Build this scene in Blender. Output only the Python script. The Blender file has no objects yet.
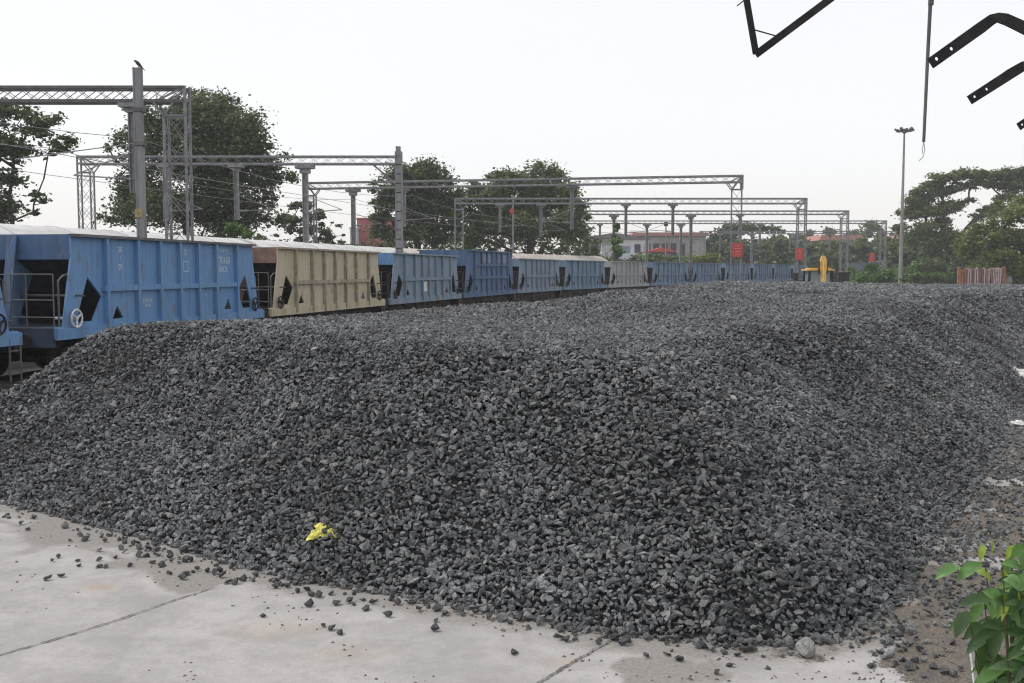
import bpy, bmesh, math, random
import numpy as np
from mathutils import Vector, Matrix
from mathutils.geometry import tessellate_polygon
random.seed(7); rng = np.random.default_rng(7)
scene = bpy.context.scene
COL = scene.collection
R = math.radians

# ------------------------------------------------------------------ camera, sky, sun
EYE = 2.85
PITCH = math.atan(0.0715)
cam_d = bpy.data.cameras.new('camera'); cam = bpy.data.objects.new('camera', cam_d); COL.objects.link(cam)
cam.location = (0, 0, EYE); cam.rotation_euler = (math.pi/2 - PITCH, 0, 0)
cam_d.sensor_width = 36; cam_d.lens = 36*1000/1024; cam_d.clip_start = 0.1; cam_d.clip_end = 6000
scene.camera = cam
SUN_EL, SUN_AZ = 54, 272      # azimuth measured clockwise from +Y
world = bpy.data.worlds.new('World'); scene.world = world; world.use_nodes = True
nt = world.node_tree; nt.nodes.clear()
sky = nt.nodes.new('ShaderNodeTexSky'); sky.sky_type = 'NISHITA'; sky.sun_disc = False
sky.sun_elevation = R(SUN_EL); sky.sun_rotation = R(SUN_AZ); sky.dust_density = 3; sky.air_density = 1
b1 = nt.nodes.new('ShaderNodeBackground'); b1.inputs[1].default_value = 0.05
nt.links.new(sky.outputs[0], b1.inputs[0])
b2 = nt.nodes.new('ShaderNodeBackground'); b2.inputs[1].default_value = 0.745
tc = nt.nodes.new('ShaderNodeTexCoord'); mp = nt.nodes.new('ShaderNodeMapping'); mp.inputs['Scale'].default_value = (1, 1, 2.5)
nz = nt.nodes.new('ShaderNodeTexNoise'); nz.inputs['Scale'].default_value = 1.3; nz.inputs['Detail'].default_value = 3
cr = nt.nodes.new('ShaderNodeValToRGB')
cr.color_ramp.elements[0].position = 0.3; cr.color_ramp.elements[0].color = (0.95, 0.93, 0.93, 1)
cr.color_ramp.elements[1].position = 0.7; cr.color_ramp.elements[1].color = (1.0, 0.965, 0.945, 1)
nt.links.new(tc.outputs['Generated'], mp.inputs[0]); nt.links.new(mp.outputs[0], nz.inputs[0])
nt.links.new(nz.outputs[0], cr.inputs[0]); nt.links.new(cr.outputs[0], b2.inputs[0])
ad = nt.nodes.new('ShaderNodeAddShader'); wo = nt.nodes.new('ShaderNodeOutputWorld')
nt.links.new(b1.outputs[0], ad.inputs[0]); nt.links.new(b2.outputs[0], ad.inputs[1]); nt.links.new(ad.outputs[0], wo.inputs[0])
sun_d = bpy.data.lights.new('sun', 'SUN'); sun_d.energy = 1.5; sun_d.angle = R(12); sun_d.color = (1, 0.96, 0.9)
sun = bpy.data.objects.new('sun', sun_d); COL.objects.link(sun)
sd = Vector((math.sin(R(SUN_AZ))*math.cos(R(SUN_EL)), math.cos(R(SUN_AZ))*math.cos(R(SUN_EL)), math.sin(R(SUN_EL))))
sun.rotation_euler = sd.to_track_quat('Z', 'Y').to_euler(); sun.location = sd*100
vs = scene.view_settings; vs.view_transform = 'Standard'; vs.look = 'None'; vs.exposure = 0.20; vs.gamma = 1.0
scene.cycles.use_denoising = True; scene.cycles.filter_width = 1.15
scene.cycles.max_bounces = 5; scene.cycles.diffuse_bounces = 3; scene.cycles.transparent_max_bounces = 8
scene.cycles.volume_bounces = 2

# ------------------------------------------------------------------ helpers
CP, SP = math.cos(PITCH), math.sin(PITCH)
def at(px, py, d):
    """world point seen at pixel (px,py) at forward distance d"""
    u = (px-512)/1000; v = (341.5-py)/1000
    k = d/(CP+v*SP)
    return Vector((u*k, d, EYE+(-SP+v*CP)*k))
def gp(px, py, z=0.0):
    u = (px-512)/1000; v = (341.5-py)/1000
    k = (z-EYE)/(-SP+v*CP)
    return Vector((u*k, (CP+v*SP)*k, z))
def tag(o, label=None, cat=None, group=None, kind=None):
    if label: o['label'] = label
    if cat: o['category'] = cat
    if group: o['group'] = group
    if kind: o['kind'] = kind
    return o
def empty(name, loc, rz=0):
    o = bpy.data.objects.new(name, None); COL.objects.link(o); o.location = loc; o.rotation_euler = (0, 0, rz)
    o.empty_display_size = 0.3
    return o
class MB:
    def __init__(s, origin=(0, 0, 0)):
        s.v = []; s.f = []; s.m = []; s.o = Vector(origin)
    def add(s, vs_, fs, mi=0):
        n = len(s.v); s.v += [tuple(Vector(p)-s.o) for p in vs_]
        s.f += [tuple(i+n for i in f) for f in fs]; s.m += [mi]*len(fs)
    def box(s, x0, x1, y0, y1, z0, z1, mi=0):
        s.add([(x0,y0,z0),(x1,y0,z0),(x1,y1,z0),(x0,y1,z0),(x0,y0,z1),(x1,y0,z1),(x1,y1,z1),(x0,y1,z1)],
              [(0,3,2,1),(4,5,6,7),(0,1,5,4),(1,2,6,5),(2,3,7,6),(3,0,4,7)], mi)
    def bar(s, a, b, w, h=None, mi=0, up=(0, 0, 1)):
        a = Vector(a); b = Vector(b); h = h or w
        d = (b-a)
        if d.length < 1e-6: return
        d.normalize(); u = Vector(up)
        if abs(d.dot(u)) > 0.98: u = Vector((0, 1, 0))
        r = d.cross(u).normalized(); u = r.cross(d)
        r = r*w/2; u = u*h/2
        s.add([a-r-u, a+r-u, a+r+u, a-r+u, b-r-u, b+r-u, b+r+u, b-r+u],
              [(0,3,2,1),(4,5,6,7),(0,1,5,4),(1,2,6,5),(2,3,7,6),(3,0,4,7)], mi)
    def tube(s, pts, rad, n=6, mi=0, cap=True):
        pts = [Vector(p) for p in pts]
        rads = rad if isinstance(rad, (list, tuple)) else [rad]*len(pts)
        rings = []; vs_ = []
        for i, p in enumerate(pts):
            d = (pts[min(i+1, len(pts)-1)]-pts[max(i-1, 0)]).normalized()
            u = Vector((0, 0, 1)) if abs(d.z) < 0.9 else Vector((0, 1, 0))
            r = d.cross(u).normalized(); u = r.cross(d)
            for k in range(n):
                a = 2*math.pi*k/n
                vs_.append(p+(r*math.cos(a)+u*math.sin(a))*rads[i])
        fs = []
        for i in range(len(pts)-1):
            for k in range(n):
                a = i*n+k; b = i*n+(k+1) % n
                fs.append((a, b, b+n, a+n))
        if cap:
            fs.append(tuple(range(n))[::-1]); fs.append(tuple((len(pts)-1)*n+k for k in range(n)))
        s.add(vs_, fs, mi)
    def ring(s, c, axis, rad, r, n=20, mi=0):
        c = Vector(c); ax = Vector(axis).normalized(); u = ax.orthogonal().normalized(); w = ax.cross(u)
        pts = [c+(u*math.cos(2*math.pi*k/n)+w*math.sin(2*math.pi*k/n))*rad for k in range(n)]
        vs_ = []; fs = []; m = 5
        for k, p in enumerate(pts):
            rd = (p-c).normalized()
            for j in range(m):
                a = 2*math.pi*j/m
                vs_.append(p+(rd*math.cos(a)+ax*math.sin(a))*r)
        for k in range(n):
            for j in range(m):
                fs.append((k*m+j, ((k+1) % n)*m+j, ((k+1) % n)*m+(j+1) % m, k*m+(j+1) % m))
        s.add(vs_, fs, mi)
    def plate(s, outer, holes, f0, f1, mi=0):
        """2D outline -> solid; f0(p2), f1(p2) give the 3D points of the two faces"""
        loops = [outer]+list(holes)
        tri = tessellate_polygon([[Vector((p[0], p[1], 0)) for p in l] for l in loops])
        flat = [p for l in loops for p in l]; n = len(flat)
        vs_ = [f0(p) for p in flat]+[f1(p) for p in flat]
        fs = [tuple(t) for t in tri]+[tuple(i+n for i in reversed(t)) for t in tri]
        k = 0
        for l in loops:
            for i in range(len(l)):
                a = k+i; b = k+(i+1) % len(l); fs.append((a, b, b+n, a+n))
            k += len(l)
        s.add(vs_, fs, mi)
    def build(s, name, mats, parent=None, smooth=False, fix=True):
        me = bpy.data.meshes.new(name); me.from_pydata(s.v, [], s.f)
        if not isinstance(mats, (list, tuple)): mats = [mats]
        for m in mats: me.materials.append(m)
        me.polygons.foreach_set('material_index', s.m)
        if fix:
            bm = bmesh.new(); bm.from_mesh(me); bmesh.ops.recalc_face_normals(bm, faces=bm.faces); bm.to_mesh(me); bm.free()
        if smooth: me.polygons.foreach_set('use_smooth', [True]*len(me.polygons))
        me.update()
        o = bpy.data.objects.new(name, me); COL.objects.link(o)
        if parent: o.parent = parent
        else: o.location = s.o
        return o

def mat(name, col, col2=None, scale=4.0, rough=0.75, metal=0.0, bump=0.0, stretch=(1, 1, 1), lo=0.4, hi=0.65, col3=None,
        scale3=1.0, lo3=0.55, hi3=0.7, bscale=None, coords='Object', spec=0.3, detail=6, streak=None):
    m = bpy.data.materials.new(name); m.use_nodes = True; t = m.node_tree; n = t.nodes; L = t.links
    p = n['Principled BSDF']; p.inputs['Roughness'].default_value = rough; p.inputs['Metallic'].default_value = metal
    p.inputs['Specular IOR Level'].default_value = spec
    c = n.new('ShaderNodeTexCoord'); mpn = n.new('ShaderNodeMapping'); mpn.inputs['Scale'].default_value = stretch
    L.new(c.outputs[coords], mpn.inputs[0])
    src = None
    rgb = n.new('ShaderNodeRGB'); rgb.outputs[0].default_value = (*col, 1); src = rgb.outputs[0]
    def layer(src, c2, sc, lo, hi, seed):
        nn = n.new('ShaderNodeTexNoise'); nn.noise_dimensions = '4D'; nn.inputs['W'].default_value = seed
        nn.inputs['Scale'].default_value = sc; nn.inputs['Detail'].default_value = detail; nn.inputs['Roughness'].default_value = 0.6
        L.new(mpn.outputs[0], nn.inputs['Vector'])
        rr = n.new('ShaderNodeMapRange'); rr.inputs[1].default_value = lo; rr.inputs[2].default_value = hi; rr.interpolation_type = 'SMOOTHSTEP'
        L.new(nn.outputs[0], rr.inputs[0])
        mx = n.new('ShaderNodeMix'); mx.data_type = 'RGBA'
        L.new(rr.outputs[0], mx.inputs[0]); L.new(src, mx.inputs[6]); mx.inputs[7].default_value = (*c2, 1)
        return mx.outputs[2]
    if col2: src = layer(src, col2, scale, lo, hi, 1.3)
    if col3: src = layer(src, col3, scale3, lo3, hi3, 7.7)
    L.new(src, p.inputs['Base Color'])
    if streak:
        mp2 = n.new('ShaderNodeMapping'); mp2.inputs['Scale'].default_value = (5, 5, .22); L.new(c.outputs[coords], mp2.inputs[0])
        ns = n.new('ShaderNodeTexNoise'); ns.inputs['Scale'].default_value = 1.6; ns.inputs['Detail'].default_value = 7; ns.inputs['Roughness'].default_value = .7; L.new(mp2.outputs[0], ns.inputs['Vector'])
        r2 = n.new('ShaderNodeMapRange'); r2.inputs[1].default_value = .5; r2.inputs[2].default_value = .68; r2.inputs[4].default_value = .65; L.new(ns.outputs[0], r2.inputs[0])
        x2 = n.new('ShaderNodeMix'); x2.data_type = 'RGBA'; L.new(r2.outputs[0], x2.inputs[0]); L.new(src, x2.inputs[6]); x2.inputs[7].default_value = (*streak, 1); src = x2.outputs[2]
        ns = n.new('ShaderNodeTexNoise'); ns.inputs['Scale'].default_value = 7; ns.inputs['Detail'].default_value = 8; ns.inputs['Roughness'].default_value = .75; L.new(c.outputs[coords], ns.inputs['Vector'])
        r2 = n.new('ShaderNodeMapRange'); r2.inputs[1].default_value = .64; r2.inputs[2].default_value = .70; r2.inputs[4].default_value = .8; L.new(ns.outputs[0], r2.inputs[0])
        x2 = n.new('ShaderNodeMix'); x2.data_type = 'RGBA'; L.new(r2.outputs[0], x2.inputs[0]); L.new(src, x2.inputs[6]); x2.inputs[7].default_value = (.10, .065, .045, 1); src = x2.outputs[2]
        L.new(src, p.inputs['Base Color'])
    if bump:
        nb = n.new('ShaderNodeTexNoise'); nb.inputs['Scale'].default_value = bscale or scale*4; nb.inputs['Detail'].default_value = 6
        L.new(mpn.outputs[0], nb.inputs['Vector'])
        bp = n.new('ShaderNodeBump'); bp.inputs['Strength'].default_value = bump; bp.inputs['Distance'].default_value = 0.03
        L.new(nb.outputs[0], bp.inputs['Height']); L.new(bp.outputs[0], p.inputs['Normal'])
    return m

M = {}
M['steel'] = mat('galvanised_steel', (0.27, 0.275, 0.28), (0.18, 0.18, 0.18), 3, rough=0.6, metal=0.25, col3=(0.16, 0.10, 0.07), scale3=6, lo3=0.62, hi3=0.75)
M['steel_dark'] = mat('weathered_steel', (0.10, 0.10, 0.105), (0.16, 0.155, 0.15), 3, rough=0.6, metal=0.2)
M['steel_brown'] = mat('weathered_brown_grey_steel', (0.14, 0.135, 0.13), (0.09, 0.085, 0.08), 3, rough=0.7)
M['post'] = mat('mast_grey', (0.27, 0.275, 0.275), (0.19, 0.19, 0.18), 2.5, rough=0.7, stretch=(1, 1, .3), col3=(0.14, 0.12, 0.10), scale3=3)
M['blue'] = mat('blue_wagon_paint', (0.12, 0.26, 0.48), (0.145, 0.28, 0.47), 1.2, rough=0.55, stretch=(1, 1, .35), col3=(0.15, 0.17, 0.20), scale3=4, lo3=0.54, hi3=0.72, streak=(0.085,0.14,0.22))
M['blue_pale'] = mat('faded_blue_wagon_paint', (0.16, 0.24, 0.33), (0.23, 0.28, 0.33), 1.6, rough=0.65, stretch=(1, 1, .25), col3=(0.17, 0.12, 0.11), scale3=4, lo3=0.52, hi3=0.70, streak=(0.13,0.15,0.17))
M['blue_mid'] = mat('worn_blue_wagon_paint', (0.12, 0.20, 0.31), (0.19, 0.26, 0.33), 1.6, rough=0.6, stretch=(1, 1, .25), col3=(0.11, 0.11, 0.13), scale3=5, lo3=0.52, hi3=0.70, streak=(0.08,0.11,0.16))
M['blue_deep'] = mat('dusty_deep_blue_and_end_shade_paint', (0.07, 0.135, 0.26), (0.11, 0.165, 0.26), 1.6, rough=0.65, stretch=(1, 1, .25), col3=(0.09, 0.09, 0.10), scale3=5, lo3=0.52, hi3=0.70, streak=(0.07,0.09,0.13))  # dusty side paint; on the first two wagons' ends it stands for shade
M['cream'] = mat('cream_wagon_paint', (0.45, 0.40, 0.275), (0.50, 0.455, 0.34), 1.4, rough=0.7, stretch=(1, 1, .3), col3=(0.20, 0.14, 0.09), scale3=4, lo3=0.56, hi3=0.74, streak=(0.28,0.23,0.16))
M['grey_wagon'] = mat('pale_grey_wagon_paint', (0.36, 0.38, 0.38), (0.28, 0.30, 0.29), 1.4, rough=0.7, stretch=(1, 1, .3), col3=(0.20, 0.14, 0.10), scale3=4, lo3=0.6, hi3=0.75, streak=(0.22,0.20,0.17))
M['rib_rust'] = mat('rusty_rib_edge', (0.27, 0.22, 0.16), (0.38, 0.34, 0.26), 4, rough=0.8)
M['chassis'] = mat('grimy_chassis', (0.022, 0.018, 0.016), (0.05, 0.036, 0.03), 3, rough=0.85)
M['rust'] = mat('rusty_bogie', (0.07, 0.04, 0.03), (0.03, 0.024, 0.02), 4, rough=0.85)
M['inside'] = mat('dark_hopper_sheet', (0.03, 0.035, 0.045), (0.06, 0.06, 0.06), 3, rough=0.8)  # slope sheets near-black, darker than the body paint
M['dullblue'] = mat('grimy_blue_steel', (0.05, 0.08, 0.13), (0.04, 0.045, 0.055), 3, rough=.8)
M['pink_rust'] = mat('brown_primer', (0.25, 0.16, 0.13), (0.18, 0.11, 0.09), 3, rough=0.8)
M['white'] = mat('white_paint', (0.72, 0.72, 0.70), (0.55, 0.55, 0.53), 8, rough=0.6)
M['letter'] = mat('worn_white_lettering', (0.46, 0.55, 0.62), (0.30, 0.42, 0.55), 22, rough=0.6, lo=.4, hi=.6)
M['roof'] = mat('pale_wagon_roof', (0.60, 0.60, 0.60), (0.48, 0.47, 0.45), 1.3, rough=0.55, col3=(0.25, 0.18, 0.14), scale3=2.2, lo3=0.66, hi3=0.76)
M['roof_warm'] = mat('dusty_wagon_roof', (0.50, 0.47, 0.42), (0.42, 0.38, 0.33), 1.3, rough=0.6, col3=(0.24, 0.15, 0.10), scale3=2.2, lo3=0.62, hi3=0.74)
M['van'] = mat('covered_wagon_side', (0.17, 0.10, 0.08), (0.09, 0.07, 0.07), 2, rough=0.8)
M['red'] = mat('red_sign_paint', (0.52, 0.075, 0.07), (0.42, 0.08, 0.07), 6, rough=0.55)
M['redwall'] = mat('red_plaster', (0.38, 0.12, 0.125), (0.30, 0.11, 0.11), .6, rough=0.85)
M['yellow'] = mat('excavator_yellow', (0.80, 0.50, 0.12), (0.62, 0.40, 0.12), 3, rough=0.5)
M['black'] = mat('black_rubber', (0.02, 0.02, 0.02), (0.035, 0.035, 0.035), 5, rough=0.8)
M['glass'] = mat('cab_glass', (0.24, 0.30, 0.33), None, rough=0.15)
M['blackiron'] = mat('black_angle_iron', (0.018, 0.018, 0.019), (0.04, 0.036, 0.034), 12, rough=0.5, metal=.2, bump=.3, bscale=120)
M['bird'] = mat('crow_feathers', (0.025, 0.025, 0.03), (0.06, 0.055, 0.05), 30, rough=0.8)
M['orange'] = mat('orange_paint', (0.36, 0.17, 0.07), (0.22, 0.11, 0.06), 5, rough=0.7)
M['plate'] = mat('weathered_yellow_plate', (0.42, 0.33, 0.13), (0.2, 0.16, 0.1), 9, rough=.7)
M['bark'] = mat('tree_bark', (0.09, 0.075, 0.06), (0.05, 0.042, 0.036), 5, rough=0.9, stretch=(1, 1, .3), bump=.4)

def leaf_mat(name, c1, c2, c3, trans=0.38):
    m = bpy.data.materials.new(name); m.use_nodes = True; t = m.node_tree; n = t.nodes; L = t.links
    p = n['Principled BSDF']; p.inputs['Roughness'].default_value = 0.55; p.inputs['Specular IOR Level'].default_value = 0.25
    g = n.new('ShaderNodeNewGeometry'); cr = n.new('ShaderNodeValToRGB'); cr.color_ramp.elements[0].color = (*c1, 1)
    cr.color_ramp.elements[1].color = (*c3, 1); e = cr.color_ramp.elements.new(0.55); e.color = (*c2, 1)
    L.new(g.outputs['Random Per Island'], cr.inputs[0]); L.new(cr.outputs[0], p.inputs['Base Color'])
    tr = n.new('ShaderNodeBsdfTranslucent'); L.new(cr.outputs[0], tr.inputs[0])
    mx = n.new('ShaderNodeMixShader'); mx.inputs[0].default_value = trans
    L.new(p.outputs[0], mx.inputs[1]); L.new(tr.outputs[0], mx.inputs[2]); L.new(mx.outputs[0], n['Material Output'].inputs[0])
    return m
M['leaf_dark'] = leaf_mat('dark_leaves', (0.045, 0.068, 0.026), (0.09, 0.122, 0.048), (0.19, 0.23, 0.11))
M['leaf_mid'] = leaf_mat('mid_leaves', (0.06, 0.095, 0.032), (0.12, 0.165, 0.06), (0.22, 0.275, 0.12))
M['leaf_bright'] = leaf_mat('bright_leaves', (0.07, 0.13, 0.03), (0.12, 0.21, 0.055), (0.19, 0.29, 0.09))
M['leaf_lime'] = leaf_mat('lime_leaves', (0.12, 0.18, 0.03), (0.20, 0.26, 0.05), (0.28, 0.32, 0.08))
M['leaf_fresh'] = leaf_mat('fresh_green_leaves', (0.09, 0.13, 0.035), (0.165, 0.22, 0.065), (0.26, 0.32, 0.11))
M['leaf_rain'] = leaf_mat('rain_tree_leaves', (0.075, 0.105, 0.035), (0.14, 0.175, 0.06), (0.23, 0.26, 0.11))

def fbm(x, y, sc, seed=0, oct=4):
    out = np.zeros_like(x); amp = 1.0; tot = 0
    for o in range(oct):
        xs = x*sc; ys = y*sc; xi = np.floor(xs); yi = np.floor(ys); fx = xs-xi; fy = ys-yi
        fx = fx*fx*(3-2*fx); fy = fy*fy*(3-2*fy)
        def h(a, b):
            v = np.sin(a*127.1+b*311.7+seed*74.7+o*19.3)*43758.5453
            return v-np.floor(v)
        v = (h(xi, yi)*(1-fx)+h(xi+1, yi)*fx)*(1-fy)+(h(xi, yi+1)*(1-fx)+h(xi+1, yi+1)*fx)*fy
        out += amp*v; tot += amp; amp *= 0.5; sc *= 2.03
    return out/tot
def sstep(a, b, x):
    t = np.clip((x-a)/(b-a), 0, 1); return t*t*(3-2*t)

# ------------------------------------------------------------------ heap shape
front = [gp(x, y) for x, y in [(-160, 455), (-80, 478), (0, 502), (50, 514), (100, 526), (150, 538), (200, 554), (250, 568), (300, 580), (350, 588), (400, 595),
         (450, 604), (500, 612), (545, 620), (575, 629), (650, 638), (725, 644), (805, 645), (845, 638), (885, 610), (905, 590), (915, 565), (930, 540),
         (950, 517), (968, 495), (985, 468), (1003, 440), (1024, 405)]]
FRONT = [(p.x, p.y) for p in front]
POLY = np.array(FRONT[2:]+[(17.6, 32.5), (25.8, 45), (37.5, 62), (42, 70), (34, 74), (18, 66), (9, 56), (4.6, 44), (1.2, 34), (-.5, 29.6), (-2.3, 26.8), (-4.7, 23.6), (-6.4, 20.6), (-7.5, 18.4), (-8.6, 16.8), (-9.0, 15.4), (-8.5, 13.8)])
def signed_dist(x, y):
    P = POLY; Q = np.roll(P, -1, axis=0)
    best = np.full(x.shape, 1e9); ins = np.zeros(x.shape, bool)
    for (ax, ay), (bx, by) in zip(P, Q):
        ex, ey = bx-ax, by-ay; l = ex*ex+ey*ey
        t = np.clip(((x-ax)*ex+(y-ay)*ey)/l, 0, 1)
        dd = np.hypot(x-ax-t*ex, y-ay-t*ey); best = np.minimum(best, dd)
        c = ((ay > y) != (by > y)) & (x < (bx-ax)*(y-ay)/(by-ay+1e-12)+ax)
        ins ^= c
    return np.where(ins, best, -best)
def heap_h(x, y, sd=None):
    if sd is None: sd = signed_dist(x, y)
    d = sd+(fbm(x, y, 0.9, 3)-0.5)*0.5*sstep(0, .6, np.abs(sd))+(fbm(x, y, 3.5, 5, 2)-.5)*0.10
    slope = (0.74+0.10*(fbm(x, y, .25, 9, 2)-.5))*d
    H = 1.95+0.24*sstep(24.5, 31.5, y-0.25*(x-3))-0.40*sstep(9, 30, x)+(fbm(x, y, .3, 11, 3)-.5)*.20
    H = H - 0.12*np.exp(-((x-1)**2/9+(y-19)**2/9)) + .12*np.exp(-((x+4)**2/3+(y-15)**2/3))
    k = 0.28; hh = np.clip(0.5+0.5*(H-slope)/k, 0, 1)
    z = H*(1-hh)+slope*hh-k*hh*(1-hh)
    return z

# ------------------------------------------------------------------ stones
def stone_mesh(i, big=1.0):
    bm = bmesh.new(); rr = random.Random(100+i)
    n = rr.randint(9, 15); ax = (1.0, rr.uniform(.55, .85), rr.uniform(.30, .58))
    for k in range(n):
        v = Vector((rr.gauss(0, 1), rr.gauss(0, 1), rr.gauss(0, 1))).normalized()*rr.uniform(.85, 1.12)
        bm.verts.new((v.x*ax[0]*.5, v.y*ax[1]*.5, v.z*ax[2]*.5))
    r = bmesh.ops.convex_hull(bm, input=bm.verts)
    bmesh.ops.delete(bm, geom=[g for g in r['geom_interior'] if isinstance(g, bmesh.types.BMVert)], context='VERTS')
    for v in [v for v in bm.verts if not v.link_faces]: bm.verts.remove(v)
    bmesh.ops.recalc_face_normals(bm, faces=bm.faces)
    me = bpy.data.meshes.new('ballast_stone'); bm.to_mesh(me); bm.free(); me.materials.append(M['stone']); return me
def stone_material():
    m = bpy.data.materials.new('crushed_basalt'); m.use_nodes = True; t = m.node_tree; n = t.nodes; L = t.links
    p = n['Principled BSDF']; p.inputs['Roughness'].default_value = 0.72; p.inputs['Specular IOR Level'].default_value = 0.35
    oi = n.new('ShaderNodeObjectInfo'); cr = n.new('ShaderNodeValToRGB')
    els = [(0, (0.055, 0.058, 0.060)), (.35, (0.098, 0.103, 0.106)), (.7, (0.148, 0.154, 0.157)), (.975, (0.19, 0.195, 0.197)), (.99, (0.22, 0.22, 0.22)), (.996, (0.16, 0.15, 0.14)), (1, (0.32, 0.32, 0.31))]
    cr.color_ramp.elements[0].color = (*els[0][1], 1); cr.color_ramp.elements[1].color = (*els[-1][1], 1)
    for q, c in els[1:-1]: e = cr.color_ramp.elements.new(q); e.color = (*c, 1)
    L.new(oi.outputs['Random'], cr.inputs[0])
    tc = n.new('ShaderNodeTexCoord'); nz = n.new('ShaderNodeTexNoise'); nz.inputs['Scale'].default_value = 5; nz.inputs['Detail'].default_value = 5
    L.new(tc.outputs['Object'], nz.inputs['Vector'])
    mr = n.new('ShaderNodeMapRange'); mr.inputs[1].default_value = .3; mr.inputs[2].default_value = .7; mr.inputs[3].default_value = .7; mr.inputs[4].default_value = 1.4
    L.new(nz.outputs[0], mr.inputs[0])
    at2 = n.new('ShaderNodeAttribute'); at2.attribute_type = 'INSTANCER'; at2.attribute_name = 'tone'
    m2 = n.new('ShaderNodeMath'); m2.operation = 'ADD'; m2.inputs[1].default_value = 1.0; L.new(at2.outputs['Fac'], m2.inputs[0])
    m3 = n.new('ShaderNodeMath'); m3.operation = 'MULTIPLY'; L.new(m2.outputs[0], m3.inputs[0]); L.new(mr.outputs[0], m3.inputs[1])
    mu = n.new('ShaderNodeVectorMath'); mu.operation = 'SCALE'; L.new(cr.outputs[0], mu.inputs[0]); L.new(m3.outputs[0], mu.inputs['Scale'])
    L.new(mu.outputs[0], p.inputs['Base Color'])
    bp = n.new('ShaderNodeBump'); bp.inputs['Strength'].default_value = .5; bp.inputs['Distance'].default_value = .1
    L.new(nz.outputs[0], bp.inputs['Height']); L.new(bp.outputs[0], p.inputs['Normal'])
    return m
M['stone'] = stone_material()
M['heap_core'] = mat('heap_core_gap_shade', (0.018, 0.019, 0.02), (0.04, 0.042, 0.044), 14, rough=0.9, bump=1.0, bscale=30, lo=.35, hi=.6)  # core painted near-black, putting shade into the gaps between stones
STONES = [stone_mesh(i) for i in range(16)]

# ------------------------------------------------------------------ ground
M['yard'] = mat('yard_dirt', (0.075, 0.072, 0.07), (0.12, 0.115, 0.108), .35, rough=0.95, bump=.6, bscale=6, col3=(0.09, 0.10, 0.06), scale3=.06, lo3=.5, hi3=.7)
g = MB(); S = 460; g.add([(-S, -S, -.02), (S, -S, -.02), (S, S, -.02), (-S, S, -.02)], [(0, 1, 2, 3)])
tag(g.build('ground', M['yard'], fix=False), kind='structure')

def pavement_material():
    m = bpy.data.materials.new('stained_concrete'); m.use_nodes = True; t = m.node_tree; n = t.nodes; L = t.links
    p = n['Principled BSDF']; p.inputs['Roughness'].default_value = 0.85; p.inputs['Specular IOR Level'].default_value = 0.25
    tc = n.new('ShaderNodeTexCoord')
    def noise(sc, det=6, rough=.6, w=0):
        a = n.new('ShaderNodeTexNoise'); a.noise_dimensions = '4D'; a.inputs['W'].default_value = w
        a.inputs['Scale'].default_value = sc; a.inputs['Detail'].default_value = det; a.inputs['Roughness'].default_value = rough
        L.new(tc.outputs['Object'], a.inputs['Vector']); return a.outputs[0]
    def mr(src, a, b, c=0., d=1.):
        r = n.new('ShaderNodeMapRange'); r.inputs[1].default_value = a; r.inputs[2].default_value = b; r.inputs[3].default_value = c; r.inputs[4].default_value = d
        r.interpolation_type = 'SMOOTHSTEP'; L.new(src, r.inputs[0]); return r.outputs[0]
    def mix(f, a, b):
        x = n.new('ShaderNodeMix'); x.data_type = 'RGBA'; L.new(f, x.inputs[0])
        for k, v in ((6, a), (7, b)):
            if isinstance(v, tuple): x.inputs[k].default_value = (*v, 1)
            else: L.new(v, x.inputs[k])
        return x.outputs[2]
    def attr(nm):
        a = n.new('ShaderNodeAttribute'); a.attribute_name = nm; return a.outputs['Fac']
    def math_(op, a, b):
        x = n.new('ShaderNodeMath'); x.operation = op; x.use_clamp = True
        for k, v in ((0, a), (1, b)):
            if isinstance(v, (int, float)): x.inputs[k].default_value = v
            else: L.new(v, x.inputs[k])
        return x.outputs[0]
    c = mix(mr(noise(1.1, 10, .75), .36, .62), (0.29, 0.282, 0.274), (0.415, 0.403, 0.392))
    c = mix(mr(noise(3.2, 9, .75, 3), .48, .66, 0, .75), c, (0.29, 0.28, 0.275))
    c = mix(mr(noise(1.6, 6, .7, 5), .62, .75, 0, .55), c, (0.42, 0.38, 0.31))
    c = mix(mr(noise(90, 4, .85, 6), .48, .62, 0, .5), c, (0.24, 0.23, 0.22))
    c = mix(mr(noise(16, 9, .85, 8), .50, .66, 0, .65), c, (0.30, 0.285, 0.27))
    # grey damp dust near the heap
    du = math_('MULTIPLY', attr('dust'), mr(noise(7, 10, .78, 11), .28, .55, .55, 1))
    c = mix(mr(du, .25, .6, 0, 1), c, mix(mr(noise(30, 4, .7, 2), .35, .65), (0.20, 0.19, 0.175), (0.27, 0.255, 0.24)))
    soil = mix(mr(noise(40, 6, .8, 4), .35, .65), (0.06, 0.05, 0.04), (0.21, 0.185, 0.15))
    soil = mix(mr(noise(4, 8, .75, 14), .45, .62), soil, (0.09, 0.088, 0.085))
    so = math_('ADD', attr('soil'), mr(noise(5, 10, .8, 21), .2, .8, -.5, .5))
    c = mix(mr(so, .42, .58), c, soil)
    st = math_('MULTIPLY', attr('rust'), mr(noise(8, 5, .7, 31), .3, .6))
    c = mix(st, c, (0.35, 0.27, 0.19))
    L.new(c, p.inputs['Base Color'])
    bp = n.new('ShaderNodeBump'); bp.inputs['Strength'].default_value = .35; bp.inputs['Distance'].default_value = .012
    L.new(noise(35, 8, .75), bp.inputs['Height']); L.new(bp.outputs[0], p.inputs['Normal'])
    return m
nx, ny = 460, 330
gx, gy = np.meshgrid(np.linspace(-11, 13, nx), np.linspace(3.0, 21, ny)); X = gx.ravel(); Y = gy.ravel()
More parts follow.
